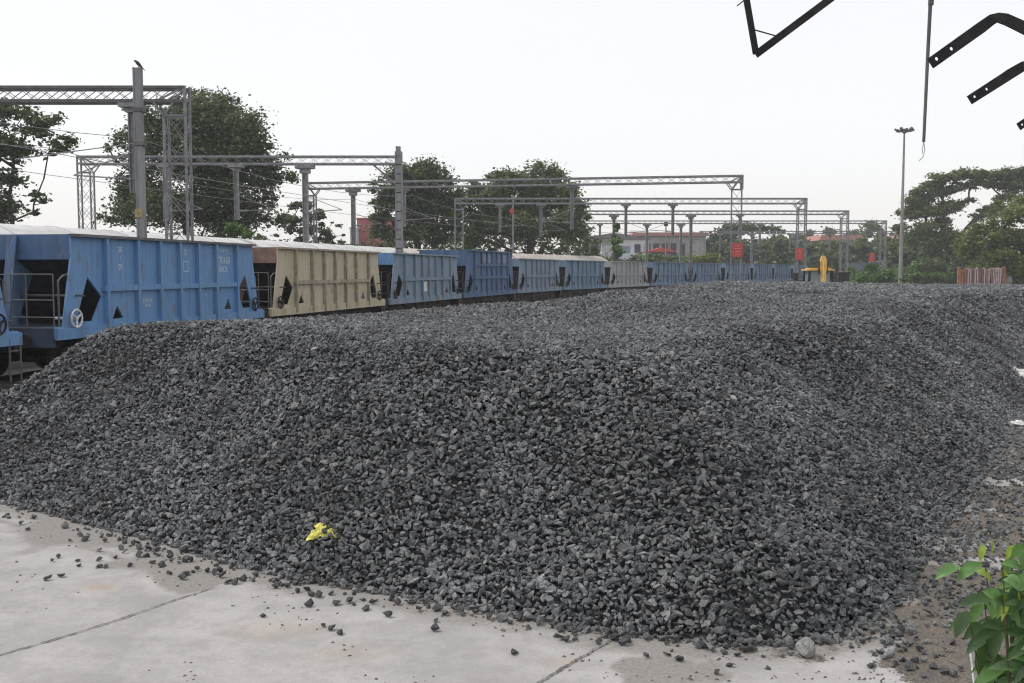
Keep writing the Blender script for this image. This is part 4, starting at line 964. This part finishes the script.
# ------------------------------------------------------------------ trees
def leaf_cloud(name, C_, Rr, counts, size, m, parent=None, origin=(0, 0, 0), seed=1, aspect=1.7, hollow=.35):
    """many small leaf-sized quads spread through clumps; C_ (n,3), Rr (n,3)"""
    g_ = np.random.default_rng(seed); P_ = []; 
    for c, r, n in zip(C_, Rr, counts):
        v = g_.normal(size=(n, 3)); v /= np.linalg.norm(v, axis=1)[:, None]; rad = np.minimum(np.abs(g_.normal(.60, .42, n)), 1.9)
        P_.append(c+v*rad[:, None]*r)
    P_ = np.concatenate(P_); n = len(P_)
    a = g_.normal(size=(n, 3)); a[:, 2] *= .5; a /= np.linalg.norm(a, axis=1)[:, None]
    b = np.cross(a, g_.normal(size=(n, 3))+np.array([0, 0, .8])); b /= np.linalg.norm(b, axis=1)[:, None]
    s = size*g_.lognormal(0, .25, n)[:, None]; a = a*s*.5*aspect**.5; b = b*s*.5/aspect**.5
    V = np.stack([P_-a, P_-b+a*.1, P_+a, P_+b+a*.1], 1).reshape(-1, 3)-np.array(origin)
    V[:, 2] = np.maximum(V[:, 2], .02-origin[2])
    me = bpy.data.meshes.new(name); me.vertices.add(len(V)); me.vertices.foreach_set('co', V.astype(np.float32).ravel())
    me.loops.add(4*n); me.loops.foreach_set('vertex_index', np.arange(4*n, dtype=np.int32)); me.polygons.add(n)
    me.polygons.foreach_set('loop_start', np.arange(0, 4*n, 4, dtype=np.int32)); me.update(calc_edges=True); me.materials.append(m)
    o = bpy.data.objects.new(name, me); COL.objects.link(o)
    if parent: o.parent = parent
    else: o.location = origin
    return o
def tree(name, label, cat, d, lobes, trunk, leaf, size, n_leaf, group=None, clump=.33, seed=1, flat=.75, branches=26, trunk_r=.35, depth=.8, sub=None, fork=.45, spread=1.0, qs=.85):
    """lobes: (px, py, rx, ry) in pixels at distance d; trunk: (px, ...)"""
    rr = random.Random(seed)
    base = at(trunk[0], 270, d); base.z = 0
    C_, Rr, W, LC = [], [], [], []
    for li, (px, py, rx, ry) in enumerate(lobes):
        c = at(px, py, d); RX = rx*d/1000; RZ = ry*d/1000; RY = min(RX, RZ*1.5)*depth+.3
        c.y += rr.uniform(-.5, .5)*RY; LC.append(c)
        k = sub or max(7, int(20*(rx*ry/400)**.75))
        for i in range(k):
            v = Vector((rr.gauss(0, 1), rr.gauss(0, 1), rr.gauss(0, 1))).normalized()*rr.uniform(.3, 1.08)*spread
            q = clump*qs*rr.choice((.6, .8, 1.0, 1.35))*min(RX, RZ*1.6)
            C_.append((c.x+v.x*(RX-q*.4), c.y+v.y*RY, max(c.z+v.z*max(RZ-q*flat*.5, .1), .4), li)); Rr.append((q*1.15, q, q*flat)); W.append(q**2*rr.uniform(.45, 1.3))
    C4 = np.array(C_); C_ = C4[:, :3]; Rr = np.array(Rr); W = np.array(W); cnt = np.maximum(6, (n_leaf*W/W.sum()).astype(int))
    root = empty(name, base); tag(root, label, cat, group)
    leaf_cloud('crown', C_, Rr, cnt, size, leaf, root, tuple(base), seed)
    tops = C_[:, 2].max(); T = MB(base); tx = [at(p_, 270, d).x for p_ in trunk]
    fp = Vector((tx[-1], d, tops*fork)); mid = base.lerp(fp, .5)+Vector((rr.uniform(-.15, .15), 0, 0))
    # skeleton: every lobe hangs on the nearest joint already reached, then a few twigs per lobe
    nodes = [base.lerp(fp, .6), fp]; par = [None, 0]; plen = [0, (fp-base).length*.4]; targets = sorted(LC, key=lambda c: (c-fp).length)
    extra = [Vector(C_[i]) for i in rr.sample(range(len(C_)), min(len(C_), branches))]
    for t_, is_tw in [(t, 0) for t in targets]+[(t, 1) for t in extra]:
        best = min(range(len(nodes)), key=lambda k: (nodes[k]-t_).length+.35*plen[k]+(4*max(0, nodes[k].z-t_.z) if not is_tw else 0))
        n0 = nodes[best]; m1 = n0.lerp(t_, .5)+Vector((rr.uniform(-.1, .1), rr.uniform(-.1, .1), rr.uniform(-.10, .04)))*(t_-n0).length
        nodes.append(m1); par.append(best); plen.append(plen[best]+(m1-n0).length)
        nodes.append(t_); par.append(len(nodes)-2); plen.append(plen[-1]+(t_-m1).length)
    w_ = [0]*len(nodes)
    for k in range(len(nodes)-1, 0, -1): w_[k] += 1 if w_[k] == 0 else 0; w_[par[k]] += w_[k]
    rad_ = lambda k: trunk_r*.62*(w_[k]/max(w_[1], 1))**.42
    T.tube([base-Vector((0, 0, .1)), mid, fp], [trunk_r, trunk_r*.8, trunk_r*.62], 8)
    for k in range(2, len(nodes)):
        a_ = nodes[par[k]]; T.tube([a_, nodes[k]], [min(rad_(par[k]), rad_(k)*1.3), max(rad_(k)*.8, .012)], 5)
    T.build('trunk', M['bark'], root, smooth=True); return root
G = 'trees beyond the railway'
tree('broadleaf_tree', 'spreading tree with flat leaf layers at the far left edge', 'tree', 62,
     [(2, 112, 24, 13), (30, 131, 26, 11), (60, 146, 20, 9), (12, 150, 20, 12), (-20, 140, 28, 30), (8, 178, 18, 14), (-10, 205, 25, 22), (38, 198, 10, 7), (20, 150, 16, 10), (68, 150, 12, 5), (48, 152, 16, 5), (48, 124, 24, 9), (66, 140, 14, 8), (28, 112, 18, 7), (14, 205, 10, 10), (35, 212, 8, 5), (-50, 120, 30, 18), (-45, 180, 30, 25)], (10, 14), M['leaf_dark'], .20, 17000, G, seed=11, flat=.6, trunk_r=.24, branches=60, clump=.5)
tree('broadleaf_tree', 'largest dense round tree, behind the tall grey mast at upper left', 'tree', 74,
     [(155, 125, 30, 24), (205, 115, 42, 27), (243, 135, 36, 30), (128, 150, 26, 22), (180, 150, 40, 28), (258, 165, 32, 28), (215, 170, 45, 30), (135, 185, 33, 26), (125, 215, 22, 20), (175, 210, 42, 28), (225, 210, 42, 28), (262, 205, 26, 26), (270, 180, 24, 16)],
     (190, 188), M['leaf_dark'], .19, 74000, G, seed=12, trunk_r=.5, branches=60, clump=.36)
tree('small_tree', 'small sparse tree between the big round tree and the red block', 'tree', 95,
     [(300, 205, 14, 8), (290, 218, 18, 10), (318, 218, 18, 8), (300, 232, 28, 9), (330, 228, 16, 7), (335, 236, 18, 6)], (300,), M['leaf_dark'], .26, 4200, G, seed=13, trunk_r=.16, clump=.42, flat=.6)
tree('broadleaf_tree', 'dark round tree standing right of the solid grey portal mast', 'tree', 100,
     [(425, 174, 24, 14), (400, 190, 24, 16), (445, 190, 20, 16), (385, 208, 18, 18), (425, 208, 32, 18), (452, 212, 16, 20), (395, 230, 30, 14), (435, 232, 32, 14), (378, 190, 12, 12), (412, 180, 30, 16), (458, 195, 12, 14), (460, 222, 14, 18), (378, 228, 14, 16)], (418,), M['leaf_dark'], .22, 46000, G, seed=14, trunk_r=.45, branches=40, clump=.4)
tree('broadleaf_tree', 'broad grey green tree behind the post with the red disc', 'tree', 106,
     [(540, 175, 26, 13), (515, 185, 26, 15), (562, 188, 22, 16), (490, 200, 26, 16), (540, 203, 38, 18), (572, 212, 18, 18), (482, 222, 24, 20), (520, 225, 34, 18), (562, 230, 28, 16), (583, 236, 12, 10), (470, 235, 20, 14), (470, 205, 14, 14), (478, 190, 12, 10), (585, 222, 10, 14), (500, 178, 16, 10)], (530,), M['leaf_mid'], .23, 64000, G, seed=15, trunk_r=.5, branches=40, clump=.4)
tree('broadleaf_tree', 'distant dark tree group left of the excavator, above the far wagons', 'tree', 210,
     [(722, 234, 16, 10), (745, 230, 18, 9), (775, 229, 18, 8), (735, 246, 30, 10), (775, 246, 28, 11), (715, 250, 14, 8)], (750,), M['leaf_dark'], .55, 7000, G, seed=16, trunk_r=.5, clump=.45)
tree('broadleaf_tree', 'distant tree rising behind the red roofed house', 'tree', 262,
     [(823, 232, 16, 6), (800, 240, 16, 7), (850, 238, 16, 6), (815, 244, 26, 8)], (825,), M['leaf_dark'], .6, 4000, G, seed=17, trunk_r=.5, clump=.45)
tree('broadleaf_tree', 'distant domed tree left of the tall light mast', 'tree', 255,
     [(873, 228, 12, 7), (865, 238, 18, 8), (888, 238, 16, 9), (876, 250, 30, 8)], (874,), M['leaf_mid'], .6, 4500, G, seed=18, trunk_r=.5, clump=.45)
tree('broadleaf_tree', 'olive tree crowding the foot of the tall light mast', 'tree', 165,
     [(900, 228, 9, 9), (893, 245, 14, 11), (912, 250, 14, 12), (905, 263, 16, 9)], (902,), M['leaf_rain'], .42, 3800, G, seed=19, trunk_r=.3, clump=.45)
rl = [(912, 201, 9, 4), (920, 192, 10, 4), (932, 184, 12, 5), (946, 177, 14, 5), (962, 173, 14, 5), (980, 172, 14, 4), (998, 171, 16, 4), (1018, 171, 16, 4), (1040, 174, 18, 5), (1062, 182, 16, 6), (1080, 194, 14, 6),
      (925, 200, 12, 5), (940, 192, 12, 5), (958, 188, 12, 4), (915, 213, 12, 6), (932, 212, 13, 6), (948, 204, 11, 4), (922, 226, 14, 7), (940, 224, 13, 7), (912, 238, 12, 8), (930, 240, 16, 9), (950, 238, 12, 7), (975, 184, 10, 3), (995, 182, 12, 3), (1015, 183, 12, 4), (968, 200, 8, 3), (1000, 196, 12, 4), (1025, 198, 14, 5), (985, 215, 12, 6), (1050, 200, 20, 8)]
ru = random.Random(77)
for px_ in range(906, 1092, 6):
    yt_ = np.interp(px_, [906, 912, 921, 941, 962, 1003, 1040, 1065, 1092], [205, 196, 185, 174, 170, 169, 173, 181, 200]); rl.append((px_, yt_+5+ru.uniform(0, 3), 9, 4)); rl.append((px_+3, yt_+13+ru.uniform(-2, 5), 8, 3.5))
for k_ in range(26):
    px_ = ru.uniform(912, 1085); rl.append((px_, np.interp(px_, [906, 941, 1003, 1065, 1092], [206, 174, 169, 181, 200])+ru.uniform(18, 48), ru.uniform(6, 11), ru.uniform(3, 5)))
for k_ in range(9): rl.append((ru.uniform(912, 962), ru.uniform(205, 255), ru.uniform(8, 13), ru.uniform(4, 7)))
tree('umbrella_tree', 'wide umbrella shaped tree with bare forking limbs at the right', 'tree', 150, rl, (953, 951), M['leaf_rain'], .28, 85000, G, seed=20, trunk_r=.7, branches=150, clump=.62, flat=.6, fork=.36, spread=1.1, qs=1.1)
tree('broadleaf_tree', 'lighter green bushy tree at the right edge before the umbrella tree', 'tree', 112,
     [(1003, 214, 18, 14), (1030, 208, 18, 14), (986, 234, 20, 13), (1010, 240, 26, 16), (975, 250, 15, 11), (998, 260, 30, 13), (978, 268, 14, 8), (1040, 250, 26, 24), (1020, 275, 24, 10), (1060, 225, 24, 22), (1085, 255, 24, 25)], (1016,), M['leaf_fresh'], .27, 60000, G, seed=21, trunk_r=.35, branches=40, clump=.38)
bush = lambda label, d, lobes, leaf, n, seed, size=.26: tree('bush', label, 'bush', d, lobes, (lobes[0][0],), leaf, size, n, 'bushes beyond the heap', seed=seed, trunk_r=.08, branches=8, clump=.5)
bush('leafy green bush before the boundary wall, left of the tall light mast', 122, [(876, 275, 14, 7), (873, 268, 8, 5), (888, 278, 12, 6), (862, 279, 8, 4)], M['leaf_bright'], 4200, 31)
bush('low wide green bush just right of the tall light mast foot', 124, [(922, 277, 13, 5), (940, 278, 13, 5), (908, 280, 8, 3)], M['leaf_bright'], 4200, 32)
bush('pale green scrub under the left of the umbrella tree', 140, [(935, 262, 12, 8), (925, 268, 14, 6), (950, 268, 14, 7)], M['leaf_mid'], 3000, 33)
bush('dark shrubs round the trunk of the umbrella tree', 138, [(960, 260, 12, 12), (975, 268, 14, 8), (955, 272, 12, 6)], M['leaf_dark'], 3000, 34)
bush('yellow green bush behind the wagons, below the long reddish roof', 140, [(703, 258, 13, 5), (690, 261, 10, 4), (715, 261, 10, 4)], M['leaf_lime'], 1800, 35, .3)
bush('small bright green bush behind the blue wagon, at the foot of the big round tree', 68, [(235, 229, 9, 7), (245, 234, 9, 6)], M['leaf_bright'], 900, 36, .2)
bush('olive bush between the excavator and the distant house', 185, [(826, 256, 14, 7), (812, 260, 10, 6), (840, 258, 14, 6)], M['leaf_mid'], 2200, 37, .4)
tree('climbing_vine', 'green vine climbing a portal column above the wagon roofs', 'vine', 111.5, [(616, 229, 3.5, 8), (617, 241, 4.5, 9), (617, 252, 5, 6)], (616,), M['leaf_bright'], .25, 2200, seed=38, trunk_r=.06, branches=4, clump=.7)
# thickets and far woods, one mass each
def thicket(name, label, spans, leaf, size, n, seed):
    C_, Rr, W = [], [], []; rr = random.Random(seed)
    for (px0, px1, d0, d1, pyt, step) in spans:
        px = px0
        while px < px1:
            t = (px-px0)/(px1-px0); d = d0+(d1-d0)*t; top = at(px, pyt+rr.uniform(-5, 6), d).z; r = step*d/1000*.75
            z = .3
            while z < top:
                C_.append((at(px, 270, d).x+rr.uniform(-r, r)*.4, d+rr.uniform(-2, 2), min(z+rr.uniform(-.3, .3)*r, top-r*.5))); Rr.append((r, r, r*.75)); W.append(r*r); z += r*.9
            px += step
    C_ = np.array(C_); Rr = np.array(Rr); W = np.array(W); cnt = np.maximum(8, (n*W/W.sum()).astype(int))
    o = leaf_cloud(name, C_, Rr, cnt, size, leaf, None, (0, 0, 0), seed, hollow=.2); tag(o, label, 'thicket' if name == 'thicket' else 'woods', None, 'stuff'); return o
thicket('thicket', 'dark undergrowth below the trees behind the covered wagons', [(-220, 20, 70, 80, 238, 10), (100, 285, 82, 90, 236, 9), (285, 370, 100, 105, 242, 8), (370, 602, 110, 118, 236, 9)], M['leaf_dark'], .34, 30000, 41)
thicket('thicket', 'mixed green scrub between the yard and the far houses', [(700, 905, 205, 195, 242, 7), (895, 1110, 162, 152, 246, 8)], M['leaf_mid'], .62, 70000, 43)
thicket('thicket', 'bright low scrub round the foot of the tall light mast', [(848, 960, 142, 140, 268, 6)], M['leaf_bright'], .35, 7000, 45)
thicket('thicket', 'low green scrub just behind the far wagons, before the white office', [(585, 720, 140, 150, 256, 7)], M['leaf_mid'], .35, 9000, 44)
thicket('distant_woods', 'continuous far woodland low on the horizon', [(560, 1300, 300, 270, 247, 7), (-400, 560, 250, 300, 250, 9)], M['leaf_mid'], 1.0, 26000, 42)

# ------------------------------------------------------------------ black iron brackets overhead in the foreground
def flat_iron(name, label, cat, d, outline, holes, flange, group=None):
    P_ = [at(x, y, d) for x, y in outline]; o0 = P_[0].copy()
    root = empty(name, o0); tag(root, label, cat, group); b_ = MB(o0)
    toP = lambda q: at(q[0], q[1], d)
    hs = [[(hx+hr*math.cos(k*math.pi/5), hy+hr*math.sin(k*math.pi/5)) for k in range(10)] for hx, hy, hr in holes]
    b_.plate(outline, hs, lambda q: toP(q), lambda q: toP(q)+Vector((0, .008, 0)))
    o = b_.build('web', M['blackiron'], root)
    f_ = MB(o0)
    fa, fb = Vector(flange[0]), Vector(flange[1]); flange = [tuple(fa.lerp(fb, .35)+Vector((1, 1.5)))]+flange[1:]
    for a, b in zip(flange, flange[1:]):
        A, B = toP(a), toP(b); dn = (B-A).normalized(); f_.bar(A+Vector((0, .024, -.006)), B+Vector((0, .024, -.006))+dn*.002, .030, .006)
    f_.build('flange', M['blackiron'], root); return root
GB = 'bent iron arms overhead'
flat_iron('bent_iron_arm', 'topmost bent black iron arm with two bolt holes at the upper right', 'iron arm', 3.3,
     [(928, 58.5), (979, 22), (990, 14.5), (999, 12.5), (1008, 13.5), (1024, 20.5), (1075, 43), (1075, 57), (1024, 34), (1006, 25), (998, 22), (993, 25.5), (985, 32), (934, 68)], [(937, 58.6, 2.0), (951.8, 48.5, 2.0)], [(928, 58.5), (979, 22), (990, 14.5), (999, 12.5), (1008, 13.5), (1024, 20.5), (1075, 43)], GB)
flat_iron('bent_iron_arm', 'middle black iron arm with two bolt holes at the right edge', 'iron arm', 4.1,
     [(967.5, 96), (1012, 67), (1022, 61.5), (1030, 60), (1038, 61), (1090, 85), (1090, 96), (1036, 71), (1030, 70), (1024, 71.5), (972.5, 104)], [(975, 96.5, 1.5), (987, 89, 1.5)], [(967.5, 96), (1012, 67), (1022, 61.5), (1030, 60), (1038, 61), (1090, 85)], GB)
flat_iron('bent_iron_arm', 'lowest black iron arm, only its drilled tip inside the right edge', 'iron arm', 4.9,
     [(1017, 123.5), (1050, 101), (1058, 98), (1100, 118), (1100, 126), (1058, 106), (1052, 108), (1021, 130)], [(1022.5, 124.5, 1.2), (1032, 118, 1.2)], [(1017, 123.5), (1050, 101), (1058, 98), (1100, 118)], GB)
d = 3.6; o0 = at(756, 54, d); root = empty('iron_bracket', o0); tag(root, 'black V shaped angle iron bracket reaching down into the top of the picture', 'iron bracket')
b_ = MB(o0); A, B, C1 = at(744.5, -12, d), at(756, 54, d), at(845, -12, d); b_.bar(A, B, .022, .006, up=(0, 1, 0)); b_.bar(A+Vector((.010, .014, 0)), B+Vector((.010, .014, 0)), .005, .024, up=(0, 1, 0)); b_.build('short_leg', M['blackiron'], root)
b_ = MB(o0); b_.bar(B+Vector((-.003, -.007, -.004)), C1+Vector((0, -.007, 0)), .026, .007, up=(0, 1, 0)); b_.bar(B+Vector((.003, .008, .010)), C1+Vector((.002, .008, .011)), .006, .022, up=(0, 1, 0)); b_.build('long_leg', M['blackiron'], root)
b_ = MB(o0); b_.tube([at(753, 29.5, d), at(776, 36, d)], .0026, 5); b_.tube([at(737, 6, d), at(747, -2, d)], .0022, 5); b_.build('tie_wire', M['blackiron'], root)
d = 3.9; o0 = at(923.5, 142, d); root = empty('hanging_rod', o0); tag(root, 'thin dark rod hanging down beside the bent arm, frayed wire at its tip', 'rod')
b_ = MB(o0); b_.tube([at(931.5, -14, d), at(930.3, 5, d), at(927.5, 60, d), at(923.7, 142, d)], [.0078, .0075, .0070, .0062], 8); b_.tube([at(932, -14, d), at(930.8, 5, d)], .011, 8); b_.build('shaft', M['steel_dark'], root)
b_ = MB(o0); b_.tube([at(923.7, 142, d), at(925, 150, d), at(923, 157, d), at(919, 161, d)], .0016, 4); b_.tube([at(924, 142, d), at(922, 149, d), at(923, 154, d)], .0014, 4); b_.build('frayed_wire', M['steel'], root)

# ------------------------------------------------------------------ leafy shrub at the lower right corner
def shrub_leaf_mat(name, c):
    m = mat(name, c, tuple(min(1, v*1.5) for v in c), 25, rough=.45, spec=.4); n = m.node_tree.nodes; L_ = m.node_tree.links
    p = n['Principled BSDF']; tr = n.new('ShaderNodeBsdfTranslucent'); tr.inputs[0].default_value = (c[0]*1.6, c[1]*1.7, c[2], 1)
    mx = n.new('ShaderNodeMixShader'); mx.inputs[0].default_value = .28; L_.new(p.outputs[0], mx.inputs[1]); L_.new(tr.outputs[0], mx.inputs[2]); L_.new(mx.outputs[0], n['Material Output'].inputs[0]); return m
SL = [shrub_leaf_mat('fresh_shrub_leaf', (0.11, 0.21, 0.07)), shrub_leaf_mat('dark_shrub_leaf', (0.045, 0.09, 0.03)), shrub_leaf_mat('lime_shrub_leaf', (0.20, 0.27, 0.04)), shrub_leaf_mat('dusty_shrub_leaf', (0.09, 0.14, 0.08))]
M['stem'] = mat('green_brown_stem', (0.10, 0.10, 0.05), (0.07, 0.055, 0.035), 20, rough=.8)
root = empty('leafy_shrub', (2.05, 4.0, 0)); tag(root, 'leafy green shrub with long drooping leaves in the lower right corner', 'shrub')
lm = MB(root.location); rr = random.Random(9)
def leaf(m_, a, b, w, mi, droop=.02):
    a = Vector(a); b = Vector(b); dn = (b-a); ln = dn.length; dn.normalize(); sd_ = dn.cross(Vector((rr.uniform(-.3, .3), -1, rr.uniform(.2, .9)))).normalized(); up = sd_.cross(dn)
    prof = [(0, .04), (.12, .45), (.3, .9), (.5, 1), (.7, .8), (.87, .42), (1, .02)]; vs_ = []
    for t, ww in prof:
        c = a.lerp(b, t)-Vector((0, 0, droop*4*t*(1-t)*-1)); k = w/2*ww*rr.uniform(.93, 1.07); wob = up*(math.sin(t*9+a.x*50)*w*.04)
        vs_ += [c+sd_*k+up*k*.35+wob, c, c-sd_*k+up*k*.35-wob]
    fs = []
    for i in range(len(prof)-1):
        o_ = i*3; fs += [(o_, o_+1, o_+4, o_+3), (o_+1, o_+2, o_+5, o_+4)]
    m_.add(vs_, fs, mi)
explicit = [((960, 568), (935, 580), 11, 0), ((983, 564), (956, 582), 12, 0), ((980, 563), (984, 545), 7, 2), ((992, 556), (990, 543), 7, 2), ((975, 572), (992, 583), 9, 2), ((983, 600), (970, 627), 11, 0), ((989, 598), (992, 620), 10, 0),
            ((968, 611), (955, 639), 14, 3), ((985, 601), (958, 607), 11, 3), ((986, 627), (963, 640), 12, 1), ((986, 637), (966, 655), 12, 3), ((983, 640), (978, 676), 15, 1), ((1000, 625), (985, 655), 14, 1), ((1005, 560), (1018, 550), 9, 2), ((1002, 562), (1010, 577), 9, 0),
            ((1000, 592), (1016, 600), 10, 0), ((1008, 575), (1026, 590), 12, 3), ((995, 610), (1012, 632), 12, 1), ((1010, 560), (1030, 545), 10, 0), ((965, 620), (948, 632), 6, 0)]
for a, b, w, mi in explicit:
    d0 = 4.0+rr.uniform(-.12, .12); leaf(lm, at(*a, d0), at(*b, d0+rr.uniform(-.06, .06)), w*.0042, mi)
tips = []
for i in range(68):
    px = rr.uniform(984, 1085); py = rr.uniform(562, 760) if px > 1003 else rr.uniform(622, 760); d0 = rr.uniform(3.75, 4.35); c = at(px, py, d0); tips.append(c)
    for k in range(5):
        an = rr.uniform(0, 6.28); ln = rr.uniform(.10, .17); e = c+Vector((math.cos(an)*ln, rr.uniform(-.05, .05), math.sin(an)*ln*.7-.03))
        leaf(lm, c, e, ln*.30, rr.choice([0, 0, 1, 1, 3, 2 if py < 610 else 1]))
lm.build('foliage', SL, root, smooth=True)
st = MB(root.location); b0 = Vector((2.05, 4.0, 0))
for q in [at(984, 600, 4.0), at(985, 563, 4.0), at(1002, 560, 4.05), at(986, 630, 4.0), at(968, 612, 4.0)]+tips[:16]:
    mid = b0.lerp(q, .55)+Vector((.06, .02, .02)); st.tube([b0+Vector((rr.uniform(-.05, .05), rr.uniform(-.05, .05), 0)), mid, q], [.010, .006, .002], 5)
st.build('stems', M['stem'], root)
p0, p1 = at(972, 648, 4.6), at(979, 690, 4.6); root = empty('wooden_stake', (p1.x+.12, 4.6, 0)); tag(root, 'pale leaning stake beside the shrub in the lower right corner', 'stake')
b_ = MB(root.location); b_.bar((p1.x+.12, 4.6, 0), p0, .022, .022); b_.build('shaft', M['sack'], root)

# ------------------------------------------------------------------ air
hz = MB(); hz.box(-470, 470, -470, 470, -1.0, 36)
hm = bpy.data.materials.new('haze'); hm.use_nodes = True; hn = hm.node_tree.nodes; hn.clear()
ho = hn.new('ShaderNodeOutputMaterial'); pv = hn.new('ShaderNodeVolumePrincipled'); pv.inputs['Color'].default_value = (.93, .95, 1, 1); pv.inputs['Density'].default_value = 0.0005; pv.inputs['Anisotropy'].default_value = 0.0
hm.node_tree.links.new(pv.outputs[0], ho.inputs['Volume'])
tag(hz.build('haze', hm), 'thin pale haze over the yard', 'haze', kind='stuff')
